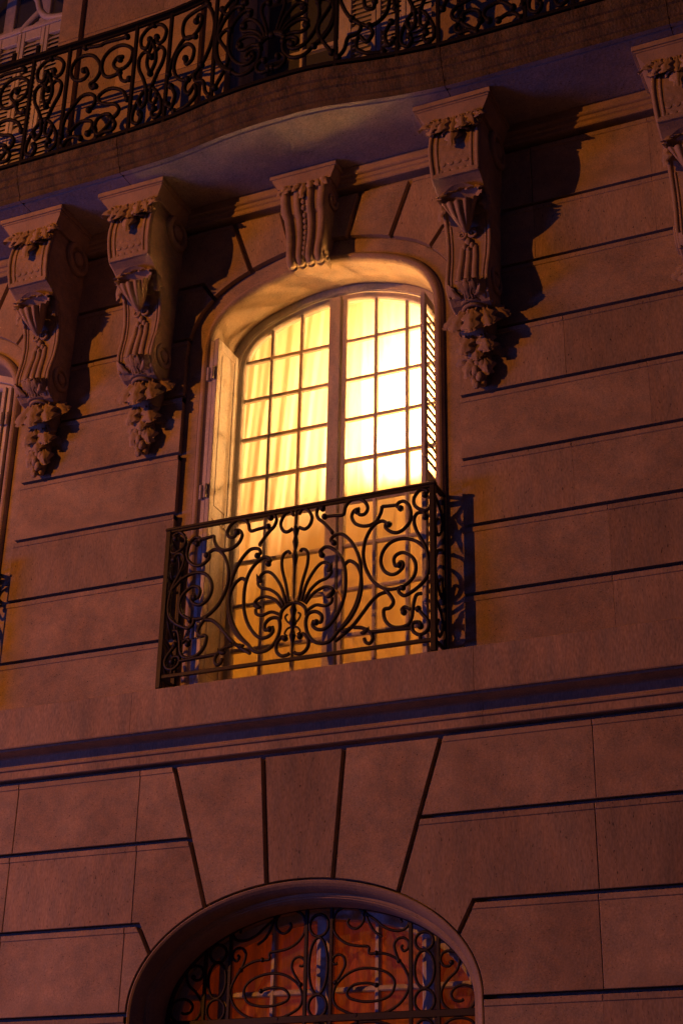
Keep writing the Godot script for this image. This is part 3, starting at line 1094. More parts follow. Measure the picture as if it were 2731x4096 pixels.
# ------------------------------------------------------------------ windows
func window_unit(xc: float, lit: bool) -> void:
	var path := arch_path(xc, SILL - 0.02)
	var st := begin()
	var prof := [Vector2(0.158, -0.036), Vector2(0.066, -0.036), Vector2(0.0645, -0.052), Vector2(0.060, -0.052), Vector2(0.058, -0.030), Vector2(0.054, -0.020), Vector2(0.046, -0.011), Vector2(0.036, -0.006), Vector2(0.026, -0.006), Vector2(0.016, -0.011), Vector2(0.008, -0.020), Vector2(0.002, -0.034), Vector2(0.0, -0.050), Vector2(0.0, -0.40)]
	sweep(st, path, prof)
	done(st, "window_surround", M.stone[2], building)
	var w := group_node(numbered("window"), building)
	# outer frame, then the arched rim of the two casements
	st = begin()
	sweep(st, path, [Vector2(0.01, -0.282), Vector2(-0.044, -0.282), Vector2(-0.047, -0.286), Vector2(-0.047, -0.36)])
	box(st, Vector3(xc - 0.72, SILL - 0.004, -0.36), Vector3(xc + 0.72, SILL + 0.05, -0.284), 0.004)
	done(st, "frame", M.paint, w)
	st = begin()
	sweep(st, path, [Vector2(-0.049, -0.305), Vector2(-0.056, -0.299), Vector2(-0.082, -0.299), Vector2(-0.088, -0.305), Vector2(-0.094, -0.318), Vector2(-0.094, -0.345)])
	done(st, "casement_rim", M.paint, w)
	for s in [-1.0, 1.0]:
		st = begin()
		box(st, Vector3(min(xc + s * 0.052, xc + s * 0.63), SILL + 0.054, -0.345), Vector3(max(xc + s * 0.052, xc + s * 0.63), SILL + 0.125, -0.301), 0.005)
		done(st, "bottom_rail", M.paint, w)
	var top := arch_top(0.0, -0.05)
	st = begin()
	box(st, Vector3(xc - 0.058, SILL + 0.052, -0.345), Vector3(xc + 0.024, top - 0.006, -0.290), 0.008)
	done(st, "meeting_stile", M.paint, w)
	st = begin()
	box(st, Vector3(xc + 0.028, SILL + 0.052, -0.345), Vector3(xc + 0.060, top - 0.006, -0.300), 0.006)
	done(st, "meeting_stile", M.paint, w)
	st = begin()
	var hy := 4.95
	tube(st, spline([Vector3(xc + 0.03, hy + 0.05, -0.287), Vector3(xc + 0.06, hy + 0.02, -0.270), Vector3(xc + 0.072, hy - 0.03, -0.268), Vector3(xc + 0.055, hy - 0.07, -0.272)], 5), 0.007, 0.006)
	done(st, "handle", M.brass, w)
	var rim := moved(path, -0.088)
	var ys := [SILL + 0.12]
	for k in range(7, -1, -1):
		ys.append(6.655 - 0.2745 * k)
	ys.append(7.2)
	var us := [0.056, 0.249, 0.449, 0.66]
	for s in [-1.0, 1.0]:
		for u in [0.249, 0.449]:
			st = begin()
			box(st, Vector3(xc + s * u - 0.0115, SILL + 0.12, -0.339), Vector3(xc + s * u + 0.0115, arch_top(u, -0.090), -0.305), 0.005)
			done(st, "muntin", M.paint, w)
		for k in range(1, ys.size() - 1):
			st = begin()
			var a: float = xc + s * 0.054
			var b: float = xc + s * 0.634
			box(st, Vector3(min(a, b), ys[k] - 0.0115, -0.337), Vector3(max(a, b), ys[k] + 0.0115, -0.307), 0.005)
			done(st, "muntin", M.paint, w)
		for k in ys.size() - 1:
			for j in 3:
				var a: float = xc + s * us[j]
				var b: float = xc + s * us[j + 1]
				var cell := Geometry2D.intersect_polygons(rect(min(a, b), ys[k], max(a, b), ys[k + 1]), rim)
				if cell.is_empty():
					continue
				st = begin()
				extrude(st, biggest(cell), -0.324, -0.320, 0.0)
				done(st, "pane", M.glass, w)
	for s in [-1.0, 1.0]:
		shutter(xc, s, 0.655, s > 0.0)
		if s < 0.0 or not lit:
			shutter(xc, s, 0.690, false)

func shutter(xc: float, s: float, u: float, open_slats: bool) -> void:
	# one leaf of a louvred shutter folded back against the reveal, standing across the wall
	var g := group_node(numbered("shutter"), building)
	var x0 := xc + s * u
	var x1 := xc + s * (u + 0.028)
	var lo := minf(x0, x1)
	var hi := maxf(x0, x1)
	var yb := SILL + 0.035
	var yt := 6.665
	var zf := 0.006 if u < 0.67 else -0.006
	var zb := -0.255
	for z in [[zf - 0.038, zf], [zb, zb + 0.038]]:
		var st := begin()
		box(st, Vector3(lo, yb, z[0]), Vector3(hi, yt, z[1]), 0.003)
		done(st, "stile", M.shutter, g)
	for y in [[yb, yb + 0.07], [yt - 0.06, yt], [5.46, 5.52]]:
		var st := begin()
		box(st, Vector3(lo + 0.001, y[0], zb + 0.038), Vector3(hi - 0.001, y[1], zf - 0.038), 0.002)
		done(st, "rail", M.shutter, g)
	if not open_slats:
		for y in [[yb + 0.07, 5.46], [5.52, yt - 0.06]]:
			var st := begin()
			box(st, Vector3(lo + 0.006, y[0], zb + 0.038), Vector3(hi - 0.006, y[1], zf - 0.038), 0.0)
			box(st, Vector3(lo + 0.002, y[0] + 0.03, zb + 0.06), Vector3(hi - 0.002, y[1] - 0.03, zf - 0.06), 0.004)
			done(st, "panel", M.shutter, g)
	var pitch := 0.056
	var n := int((yt - 0.07 - yb - 0.08) / pitch)
	for k in (n if open_slats else 0):
		var y := yb + 0.085 + pitch * k
		if absf(y - 5.49) < 0.05:
			continue
		var st := begin()
		var cy := y + pitch * 0.5
		var rise := 0.013 if open_slats else 0.017
		# slats tilt: seen from the street side the right leaf is open, the left one closed
		var a := Vector3(lo + 0.003, cy + rise, 0)
		var b := Vector3(hi - 0.003, cy - rise, 0)
		if s < 0.0:
			a = Vector3(lo + 0.003, cy - rise, 0)
			b = Vector3(hi - 0.003, cy + rise, 0)
		var t := Vector3(0, 0.010, 0)
		for e in [[a + t, b + t, Vector3.UP], [a - t, b - t, Vector3.DOWN]]:
			quad(st, e[0] + Vector3(0, 0, zb + 0.036), e[1] + Vector3(0, 0, zb + 0.036), e[1] + Vector3(0, 0, zf - 0.036), e[0] + Vector3(0, 0, zf - 0.036), e[2])
		for e in [[a, Vector3.LEFT], [b, Vector3.RIGHT]]:
			quad(st, e[0] + t + Vector3(0, 0, zb + 0.036), e[0] - t + Vector3(0, 0, zb + 0.036), e[0] - t + Vector3(0, 0, zf - 0.036), e[0] + t + Vector3(0, 0, zf - 0.036), e[1])
		done(st, "slat", M.shutter, g)
	for y in [4.75, 5.62, 6.42]:
		var st := begin()
		lathe(st, [Vector2(0, -0.045), Vector2(0.011, -0.045), Vector2(0.011, -0.004), Vector2(0.008, -0.002), Vector2(0.008, 0.002), Vector2(0.011, 0.004), Vector2(0.011, 0.045), Vector2(0.0, 0.048)], Vector3((x0 + x1) * 0.5 + s * 0.012, y, zf + 0.008), 10)
		done(st, "hinge", M.paint, g)

func lower_window() -> void:
	var path := ellipse_path(1.3)
	var st := begin()
	var prof := [Vector2(0.010, -0.06), Vector2(0.003, -0.006), Vector2(-0.002, -0.004), Vector2(-0.012, -0.010), Vector2(-0.024, -0.024), Vector2(-0.034, -0.042), Vector2(-0.042, -0.064), Vector2(-0.046, -0.092), Vector2(-0.060, -0.096), Vector2(-0.062, -0.104), Vector2(-0.068, -0.106), Vector2(-0.078, -0.128), Vector2(-0.085, -0.160), Vector2(-0.088, -0.200), Vector2(-0.088, -0.42)]
	sweep(st, path, prof)
	done(st, "arch_surround", M.stone[0], building)
	var w := group_node(numbered("window"), building)
	w.set_meta("label", "arched window behind an iron grille, rust curtain inside")
	st = begin()
	sweep(st, path, [Vector2(-0.08, -0.315), Vector2(-0.128, -0.315), Vector2(-0.134, -0.321), Vector2(-0.134, -0.40)])
	done(st, "frame", M.paint, w)
	# upright posts, muntins and the transom
	for q in [[0.0, 0.046, 0.318], [0.565, 0.036, 0.318], [-0.565, 0.036, 0.318], [0.290, 0.014, 0.322], [-0.290, 0.014, 0.322]]:
		st = begin()
		var u: float = q[0]
		var ytop := 2.715 + 0.6 * sqrt(maxf(0.0, 1.0 - pow(u / 0.945, 2.0))) - 0.085
		box(st, Vector3(LOW + u - q[1], 1.3, -0.362), Vector3(LOW + u + q[1], ytop, -q[2]), 0.008)
		done(st, "post" if absf(u) != 0.29 else "muntin", M.paint, w)
	for seg in [[-0.86, -0.613], [-0.517, -0.058], [0.058, 0.517], [0.613, 0.86]]:
		for y in [2.83, 2.30, 1.8]:
			st = begin()
			box(st, Vector3(LOW + seg[0], y - 0.014, -0.362), Vector3(LOW + seg[1], y + 0.014, -0.324), 0.006)
			done(st, "muntin", M.paint, w)
	var rim := moved(path, -0.12)
	for xx in [[-0.86, -0.613], [-0.517, -0.304], [-0.276, -0.058], [0.058, 0.276], [0.304, 0.517], [0.613, 0.86]]:
		for yy in [[1.3, 1.8], [1.8, 2.30], [2.30, 2.83], [2.83, 3.4]]:
			var cell := Geometry2D.intersect_polygons(rect(LOW + xx[0], yy[0], LOW + xx[1], yy[1]), rim)
			if cell.is_empty():
				continue
			st = begin()
			extrude(st, biggest(cell), -0.348, -0.344, 0.0)
			done(st, "pane", M.glass, w)

func upper_windows() -> void:
	# closed white shutters of the storey above, with an open fanlight over them
	for xc in [WIN, WIN_L]:
		# over the lit window only the three right-hand leaves are closed
		for k in range(4 if xc == WIN else 0, 7):
			var g := group_node(numbered("closed_shutter"), building)
			var a: float = xc - 0.74 + 0.2114 * k + 0.002
			var b := a + 0.2074
			var z := -0.10
			for xx in [[a, a + 0.032], [b - 0.032, b]]:
				var st := begin()
				box(st, Vector3(xx[0], 7.92, z - 0.035), Vector3(xx[1], 9.89, z), 0.004)
				done(st, "stile", M.shutter, g)
			for yy in [[7.92, 8.02], [8.86, 8.95], [9.80, 9.89]]:
				var st := begin()
				box(st, Vector3(a + 0.032, yy[0], z - 0.034), Vector3(b - 0.032, yy[1], z - 0.001), 0.004)
				done(st, "rail", M.shutter, g)
			for y0 in [8.02, 8.95]:
				for j in 20:
					var y: float = y0 + 0.008 + 0.0415 * j
					var st := begin()
					var p0 := Vector3(a + 0.032, y, z - 0.006)
					var p1 := Vector3(b - 0.032, y, z - 0.006)
					var p2 := Vector3(b - 0.032, y + 0.040, z - 0.028)
					var p3 := Vector3(a + 0.032, y + 0.040, z - 0.028)
					var n := Vector3(0, 0.45, 0.9).normalized()
					quad(st, p0, p1, p2, p3, n)
					var d := Vector3(0, 0.006, 0)
					quad(st, p0, p1, p1 - d, p0 - d, Vector3.BACK)
					quad(st, p0 - d, p1 - d, p2 - d, p3 - d, -n)
					done(st, "slat", M.shutter, g)
			var st2 := begin()
			box(st2, Vector3(b - 0.052, 9.62, z + 0.001), Vector3(b - 0.02, 9.70, z + 0.012), 0.003)
			done(st2, "hinge", M.iron_old, g)
		var f := group_node(numbered("fanlight"), building)
		var st := begin()
		for s in [-1.0, 1.0]:
			tube(st, spline([Vector3(xc + s * 0.72, 9.93, -0.11), Vector3(xc + s * 0.55, 9.97, -0.11), Vector3(xc + s * 0.46, 10.06, -0.11), Vector3(xc + s * 0.40, 10.22, -0.11), Vector3(xc + s * 0.22, 10.40, -0.11), Vector3(xc, 10.44, -0.11)], 6), 0.028, 0.028, 8)
			tube(st, spline([Vector3(xc + s * 0.46, 10.06, -0.11), Vector3(xc + s * 0.36, 9.97, -0.11), Vector3(xc + s * 0.30, 9.90, -0.11)], 6), 0.028, 0.028, 8)
		box(st, Vector3(xc - 0.75, 9.892, -0.14), Vector3(xc + 0.75, 9.93, -0.09), 0.004)
		done(st, "tracery", M.shutter, f)
		if xc == WIN:
			var fold := group_node(numbered("folded_shutter"), building)
			for q in [-0.756, -0.730, -0.704]:
				st = begin()
				box(st, Vector3(xc + q, 7.92, -0.30), Vector3(xc + q + 0.024, 9.88, -0.09), 0.004)
				done(st, "leaf", M.shutter, fold)
		# the French window behind the shutters, its panes and an unlit room
		var v := group_node(numbered("window"), building)
		for x in [xc - 0.66, xc - 0.33, xc, xc + 0.33, xc + 0.66]:
			st = begin()
			var hw := 0.05 if absf(x - xc) != 0.33 else 0.014
			box(st, Vector3(x - hw, 7.915, -0.36), Vector3(x + hw, 10.88, -0.315), 0.006)
			done(st, "stile", M.paint, v)
		for y in [7.95, 8.55, 9.1, 9.65, 10.2, 10.84]:
			st = begin()
			box(st, Vector3(xc - 0.70, y - 0.018, -0.358), Vector3(xc + 0.70, y + 0.018, -0.318), 0.006)
			done(st, "rail", M.paint, v)
		for x in [xc - 0.66, xc - 0.33, xc, xc + 0.33]:
			st = begin()
			extrude(st, rect(x + 0.01, 7.93, x + 0.32, 10.87), -0.342, -0.338, 0.0)
			done(st, "pane", M.glass, v)
		for q in [["room_back_wall", Vector3(xc - 1.0, 7.7, -2.7), Vector3(xc + 1.0, 11.1, -2.6)], ["room_side_wall", Vector3(xc - 1.1, 7.7, -2.7), Vector3(xc - 1.0, 11.1, -0.37)], ["room_side_wall", Vector3(xc + 1.0, 7.7, -2.7), Vector3(xc + 1.1, 11.1, -0.37)], ["room_floor", Vector3(xc - 1.1, 7.62, -2.7), Vector3(xc + 1.1, 7.70, -0.375)], ["room_ceiling", Vector3(xc - 1.1, 11.1, -2.7), Vector3(xc + 1.1, 11.2, -0.37)]]:
			st = begin()
			box(st, q[1], q[2], 0.0)
			done(st, q[0], M.dark_room, v)

func room_lit() -> void:
	var g := group_node("lit_room", building)
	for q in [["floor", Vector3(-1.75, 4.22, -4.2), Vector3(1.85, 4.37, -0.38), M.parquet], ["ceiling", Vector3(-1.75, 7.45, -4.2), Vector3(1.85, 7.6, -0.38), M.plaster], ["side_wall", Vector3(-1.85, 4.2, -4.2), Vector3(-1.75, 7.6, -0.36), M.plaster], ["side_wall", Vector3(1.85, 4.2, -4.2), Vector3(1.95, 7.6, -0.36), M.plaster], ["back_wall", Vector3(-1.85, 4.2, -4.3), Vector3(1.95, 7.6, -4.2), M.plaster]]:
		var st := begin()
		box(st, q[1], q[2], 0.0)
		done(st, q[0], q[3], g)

func room_dark() -> void:
	var g := group_node("dark_room", building)
	for q in [["floor", Vector3(-4.6, 4.22, -3.0), Vector3(-1.86, 4.37, -0.38)], ["ceiling", Vector3(-4.6, 7.45, -3.0), Vector3(-1.86, 7.6, -0.38)], ["side_wall", Vector3(-4.7, 4.2, -3.0), Vector3(-4.6, 7.6, -0.36)], ["back_wall", Vector3(-4.7, 4.2, -3.1), Vector3(-1.86, 7.6, -3.0)]]:
		var st := begin()
		box(st, q[1], q[2], 0.0)
		done(st, q[0], M.dark_room, g)
	var c := group_node("ground_floor_room", building)
	for q in [["floor", Vector3(-1.5, 1.1, -2.4), Vector3(1.6, 1.3, -0.38)], ["ceiling", Vector3(-1.5, 3.7, -2.4), Vector3(1.6, 3.85, -0.38)], ["side_wall", Vector3(-1.6, 1.1, -2.4), Vector3(-1.5, 3.85, -0.36)], ["side_wall", Vector3(1.6, 1.1, -2.4), Vector3(1.7, 3.85, -0.36)], ["back_wall", Vector3(-1.6, 1.1, -2.5), Vector3(1.7, 3.85, -2.4)]]:
		var st := begin()
		box(st, q[1], q[2], 0.0)
		done(st, q[0], M.dark_room, c)

func drape(x0: float, x1: float, y0: float, y1: float, z: float, folds: float, depth: float, slant: float, sd: int) -> SurfaceTool:
	var st := begin()
	var f := FastNoiseLite.new()
	f.seed = sd
	f.frequency = 1.6
	var rows := []
	var nx := int(absf(x1 - x0) * 150)
	for i in 25:
		var t := i / 24.0
		var row := PackedVector3Array()
		for j in nx + 1:
			var s := float(j) / nx
			var x: float = lerp(x0, x1, s)
			var q := x + slant * t + 0.03 * f.get_noise_2d(x * 2.0, t * 0.8)
			var d := sin(q * folds) + 0.45 * sin(q * folds * 2.3 + 1.7) + 0.8 * f.get_noise_2d(q * 5.0, t * 0.35)
			row.append(Vector3(x, lerp(y1, y0, t), z + depth * d * (0.55 + 0.45 * t)))
		rows.append(row)
	grid(st, rows)
	return st

func curtains() -> void:
	var a := done(drape(WIN - 0.86, WIN + 0.06, 4.40, 7.16, -0.50, 44.0, 0.006, 0.22, 3), "sheer_curtain", M.sheer, self)
	tag(a, "sheer curtain behind the left casement of the lit window", "curtain", "sheer curtains of the lit window")
	var b := done(drape(WIN - 0.02, WIN + 0.88, 4.40, 7.16, -0.53, 42.0, 0.006, -0.10, 8), "sheer_curtain_001", M.sheer, self)
	tag(b, "sheer curtain behind the brighter right casement of the lit window", "curtain", "sheer curtains of the lit window")
	var st := begin()
	tube(st, PackedVector3Array([Vector3(WIN - 0.95, 7.18, -0.51), Vector3(WIN + 0.95, 7.18, -0.51)]), 0.012, 0.012, 8)
	for s in [-1.0, 1.0]:
		ball(st, Vector3(WIN + s * 0.96, 7.18, -0.51), Vector3(0.025, 0.025, 0.025))
		box(st, Vector3(WIN + s * 0.90 - 0.01, 7.16, -0.51), Vector3(WIN + s * 0.90 + 0.01, 7.20, -0.375), 0.0)
	var rod := done(st, "curtain_rod", M.brass, self)
	tag(rod, "brass rod carrying the sheer curtains of the lit window", "curtain rod")
	var c := done(drape(LOW - 0.90, LOW + 0.90, 1.31, 3.34, -0.392, 40.0, 0.0035, 0.0, 21), "rust_curtain", M.rust, self)
	tag(c, "rust orange curtain drawn behind the arched grille window", "curtain")

func floor_lamp() -> void:
	var at := Vector3(0.42, 4.37, -0.82)
	var o := thing("floor_lamp", "brass uplighter floor lamp glowing behind the sheer curtains", "lamp", at)
	var st := begin()
	lathe(st, [Vector2(0, 0), Vector2(0.14, 0.0), Vector2(0.145, 0.012), Vector2(0.05, 0.03), Vector2(0.014, 0.05)], Vector3.ZERO, 20)
	done(st, "base", M.brass, o)
	st = begin()
	lathe(st, [Vector2(0.011, 0.04), Vector2(0.011, 1.32)], Vector3.ZERO, 10)
	done(st, "pole", M.brass, o)
	st = begin()
	lathe(st, [Vector2(0.012, 1.30), Vector2(0.05, 1.312), Vector2(0.10, 1.345), Vector2(0.135, 1.39), Vector2(0.131, 1.392), Vector2(0.096, 1.35), Vector2(0.048, 1.318), Vector2(0.0, 1.31)], Vector3.ZERO, 24)
	done(st, "bowl_shade", M.enamel, o)
	st = begin()
	ball(st, Vector3(0, 1.375, 0), Vector3(0.032, 0.045, 0.032), 8, 12)
	done(st, "bulb", M.bulb, o)
	var l := OmniLight3D.new()
	l.name = "bulb_light"
	o.add_child(l)
	l.position = Vector3(0, 1.375, 0)
	l.light_color = lin(1.0, 0.45, 0.10)
	l.light_energy = 6.0
	l.omni_range = 12.0
	l.omni_attenuation = 2.0
	l.light_size = 0.06
	l.shadow_enabled = true

func street_lamp() -> void:
	var at := Vector3(-8.9, 0.0, 8.9)
	var o := thing("street_lamp", "tall iron street lamp with an orange sodium lantern across the road", "street lamp", at)
	var st := begin()
	lathe(st, [Vector2(0.0, 0.0), Vector2(0.20, 0.0), Vector2(0.20, 0.12), Vector2(0.15, 0.18), Vector2(0.13, 0.9), Vector2(0.10, 1.0), Vector2(0.075, 1.1), Vector2(0.05, 8.05)], Vector3.ZERO, 16)
	done(st, "pole", M.iron_old, o)
	st = begin()
	tube(st, spline([Vector3(0, 7.95, 0), Vector3(0.03, 8.25, -0.03), Vector3(0.22, 8.42, -0.22), Vector3(0.45, 8.38, -0.45)], 6), 0.04, 0.03, 8, Vector3.RIGHT)
	done(st, "arm", M.iron_old, o)
	var lc := Vector3(0.48, 7.80, -0.48)
	st = begin()
	lathe(st, [Vector2(0.0, 0.60), Vector2(0.05, 0.58), Vector2(0.12, 0.42), Vector2(0.25, 0.20), Vector2(0.272, 0.06), Vector2(0.27, 0.060), Vector2(0.262, 0.068), Vector2(0.235, 0.19), Vector2(0.10, 0.36), Vector2(0.0, 0.40)], lc, 24)
	done(st, "hood", M.iron_old, o)
	st = begin()
	ball(st, lc, Vector3(0.085, 0.13, 0.085), 10, 16)
	done(st, "bulb", M.sodium, o)
	st = begin()
	lathe(st, [Vector2(0.018, 0.10), Vector2(0.018, 0.42)], lc, 8)
	done(st, "socket", M.iron_old, o)
	var l := OmniLight3D.new()
	l.name = "sodium_light"
	o.add_child(l)
	l.position = lc
	l.light_color = lin(1.0, 0.278, 0.028)
	l.light_energy = 76.0
	l.omni_range = 60.0
	l.omni_attenuation = 2.0
	l.light_size = 0.035
	l.shadow_enabled = true

func billboard() -> void:
	# a wide cool-white advertising screen down the street: the blue light that comes low from the left
	var at := Vector3(-10.6, 0.0, 5.9)
	var o := thing("advertising_screen", "wide blue-white glowing advertising screen on two posts down the street", "screen", at)
	var to := Vector3(0, 5.0, 0) - (at + Vector3(0, 3.2, 0))
	o.rotation.y = atan2(to.x, to.z)
	var st := begin()
	box(st, Vector3(-1.75, 2.2, -0.12), Vector3(1.75, 4.2, 0.0), 0.02)
	done(st, "case", M.iron_old, o)
	st = begin()
	box(st, Vector3(-1.65, 2.3, 0.003), Vector3(1.65, 4.1, 0.012), 0.0)
	done(st, "screen_panel", M.led, o)
	for s in [-1.0, 1.0]:
		st = begin()
		box(st, Vector3(s * 1.2 - 0.09, 0.0, -0.20), Vector3(s * 1.2 + 0.09, 4.1, -0.121), 0.01)
		done(st, "post", M.iron_old, o)
	var l := AreaLight3D.new()
	l.name = "screen_light"
	o.add_child(l)
	l.position = Vector3(0, 3.2, 0.03)
	l.rotation.y = PI
	l.area_size = Vector2(3.3, 1.8)
	l.light_color = lin(0.14, 0.20, 1.0)
	l.light_energy = 23.0
	l.area_range = 80.0
	l.shadow_enabled = true

func pendant_lamp() -> void:
	var at := Vector3(0.60, 7.45, -1.0)
	var o := thing("pendant_lamp", "brass bowl pendant lamp hanging from the ceiling of the lit room", "lamp", at)
	var st := begin()
	lathe(st, [Vector2(0.0, 0.0), Vector2(0.06, -0.001), Vector2(0.055, -0.02), Vector2(0.01, -0.04), Vector2(0.008, -1.02), Vector2(0.03, -1.04), Vector2(0.03, -1.08), Vector2(0.0, -1.085)], Vector3.ZERO, 16)
	done(st, "rod", M.brass, o)
	st = begin()
	ball(st, Vector3(0, -1.14, 0), Vector3(0.05, 0.06, 0.05), 10, 16)
	done(st, "bulb", M.bulb, o)
	st = begin()
	lathe(st, [Vector2(0.0, -1.430), Vector2(0.06, -1.425), Vector2(0.15, -1.390), Vector2(0.20, -1.340), Vector2(0.215, -1.295), Vector2(0.209, -1.295), Vector2(0.19, -1.340), Vector2(0.14, -1.380), Vector2(0.05, -1.415), Vector2(0.0, -1.418)], Vector3.ZERO, 28)
	done(st, "bowl_shade", M.enamel, o)
	for k in 3:
		st = begin()
		var a := TAU * k / 3.0 + 0.5
		tube(st, PackedVector3Array([Vector3(cos(a) * 0.21, -1.30, sin(a) * 0.21), Vector3(0, -0.9, 0)]), 0.004, 0.004, 6)
		done(st, "chain", M.brass, o)
	var l := OmniLight3D.new()
	l.name = "globe_light"
	o.add_child(l)
	l.position = Vector3(0, -1.14, 0)
	l.light_color = lin(1.0, 0.45, 0.14)
	l.light_energy = 14.0
	l.omni_range = 12.0
	l.omni_attenuation = 2.0
	l.light_size = 0.05
	l.shadow_enabled = true

func ground_floor_lamp() -> void:
	var at := Vector3(0.05, 3.70, -1.25)
	var o := thing("globe_lamp", "dim globe lamp glowing through the rust curtain of the ground-floor window", "lamp", at)
	var st := begin()
	lathe(st, [Vector2(0.0, 0.0), Vector2(0.05, -0.001), Vector2(0.045, -0.02), Vector2(0.008, -0.03), Vector2(0.008, -0.90), Vector2(0.03, -0.92), Vector2(0.03, -0.95), Vector2(0.0, -0.955)], Vector3.ZERO, 14)
	done(st, "rod", M.brass, o)
	st = begin()
	ball(st, Vector3(0, -1.04, 0), Vector3(0.10, 0.10, 0.10), 12, 20)
	done(st, "globe_bulb", M.bulb, o)
	var l := OmniLight3D.new()
	l.name = "globe_light"
	o.add_child(l)
	l.position = Vector3(0, -1.04, 0)
	l.light_color = lin(1.0, 0.5, 0.16)
	l.light_energy = 0.35
	l.omni_range = 8.0
	l.omni_attenuation = 2.0
	l.light_size = 0.1
	l.shadow_enabled = true

# ------------------------------------------------------------------ ironwork
func flat_points(a: Array, flip := 1.0, kx := 0.001, ky := 0.001) -> Array:
	var r := []
	for i in range(0, a.size(), 2):
		r.append(Vector3(a[i] * kx * flip, a[i + 1] * ky, 0))
	return r

func bar(parent: Node3D, called: String, pts: Array, rad: float, knob_start := false, knob_end := false, per := 6, bow := false) -> void:
	var st := begin()
	var p := spline(pts, per)
	if bow:
		for i in p.size():
			p[i].z += bump(p[i].x)
	tube(st, p, rad, rad, 7)
	if knob_start:
		ball(st, p[0], Vector3.ONE * rad * 1.75, 6, 9)
	if knob_end:
		ball(st, p[-1], Vector3.ONE * rad * 1.75, 6, 9)
	done(st, called, M.iron if not bow else M.iron_old, parent)

# half of the window railing, millimetres from its axis and its foot
const RAIL := [
	["ring", [16, 909, 34, 938, 70, 926, 94, 879, 83, 835, 54, 815, 19, 831]],
	["leafcurl", [158, 920, 134, 930, 122, 901, 134, 864, 164, 836, 194, 800, 218, 769, 210, 761]],
	["hook", [170, 869, 228, 865, 280, 861, 294, 905, 322, 938, 366, 944, 408, 915, 424, 874, 408, 844, 378, 844, 362, 866]],
	["swoop", [378, 881, 346, 874, 331, 841, 352, 797, 397, 772, 444, 771, 480, 795, 501, 833, 508, 869]],
	["bracket", [508, 869, 556, 865, 600, 861]],
	["cee", [614, 839, 592, 858, 608, 877, 637, 876, 664, 844, 674, 791, 664, 748, 633, 714, 594, 700, 558, 712, 531, 737, 530, 758, 548, 757]],
	["topring", [753, 894, 768, 914, 728, 929, 694, 893, 690, 856, 714, 821, 756, 803, 778, 814]],
	["ess", [756, 763, 744, 792, 708, 792, 690, 758, 700, 704, 726, 648, 753, 592, 768, 523, 771, 465, 755, 410, 718, 372, 670, 343, 634, 332, 608, 352, 606, 374, 626, 378]],
	["spiralA", [546, 757, 509, 783, 464, 768, 428, 721, 406, 658, 403, 576, 426, 498, 467, 433, 526, 388, 582, 378, 647, 394, 690, 435, 700, 491, 680, 542, 633, 577, 592, 571, 576, 544, 586, 509, 608, 510]],
	["spiralB", [750, 585, 694, 637, 622, 660, 556, 647, 514, 602, 502, 545, 522, 491, 564, 462, 604, 470, 629, 499, 622, 525, 606, 525]],
	["lyre", [230, 702, 211, 719, 230, 744, 274, 746, 320, 706, 358, 643, 382, 572, 390, 490, 384, 403, 360, 319, 318, 247, 267, 189, 218, 139, 166, 132, 122, 153, 88, 201, 75, 260, 88, 309, 132, 317, 166, 290, 164, 255, 136, 255]],
	["lyreinner", [160, 642, 148, 663, 179, 685, 220, 670, 266, 621, 294, 550, 302, 467, 296, 387, 272, 311, 230, 245, 186, 212, 143, 214, 116, 240, 122, 268]],
	["lyreouter", [294, 561, 322, 580, 362, 553, 387, 497, 393, 409, 374, 325, 331, 248, 274, 192]],
	["petal1", [29, 395, 49, 500, 74, 593, 78, 652, 66, 685, 42, 696, 30, 682]],
	["petal2", [45, 389, 72, 481, 111, 549, 148, 588, 181, 594, 208, 571, 196, 554]],
	["petal3", [60, 379, 92, 441, 143, 485, 194, 502, 218, 532, 205, 555]],
	["petal4", [70, 370, 115, 423, 174, 450, 218, 440, 234, 411, 216, 392]],
	["petal5", [83, 332, 132, 354, 184, 342, 220, 355, 226, 383]],
	["arch", [3, 388, 34, 379, 68, 349, 77, 304]],
	["bottomcee", [44, 189, 64, 200, 92, 164, 90, 121, 61, 93, 28, 93, 13, 103]],
	["diagonal", [533, 367, 490, 357, 446, 321, 403, 270, 354, 213, 304, 170, 247, 132]],
	["bottomess", [526, 384, 558, 343, 574, 305, 556, 276, 526, 273, 519, 253, 530, 208, 562, 172, 604, 159, 654, 166, 676, 201, 682, 243, 690, 291, 704, 325, 732, 329]],
	["bottomcurl", [633, 239, 622, 255, 640, 267, 668, 250]],
	["bottombar", [448, 155, 562, 150, 678, 145]],
	["beadcurl", [354, 195, 404, 184, 448, 153, 460, 119, 444, 94, 422, 102, 412, 126]],
	["footring", [712, 245, 734, 214, 759, 182, 769, 146, 752, 113, 716, 104, 684, 126, 678, 159, 692, 174, 720, 170, 724, 148]],
	["footstem", [720, 104, 724, 77]],
]
const KNOBS := ["leafcurl", "hook", "cee", "topring", "ess", "lyre", "lyreinner", "bottomcee", "bottomcurl", "footring", "spiralA"]

func window_railings() -> void:
	var first := make_window_railing()
	first.position = Vector3(0.0215, SILL, 0.135)
	tag(first, "black wrought iron railing with palmette scrolls in front of the lit window", "railing", "first-floor window railings")
	var second := first.duplicate()
	second.name = "window_railing_001"
	add_child(second)
	second.position = first.position + Vector3(-2.89, 0, 0)
	tag(second, "black wrought iron railing of the dark window cut off at the left edge", "railing", "first-floor window railings")

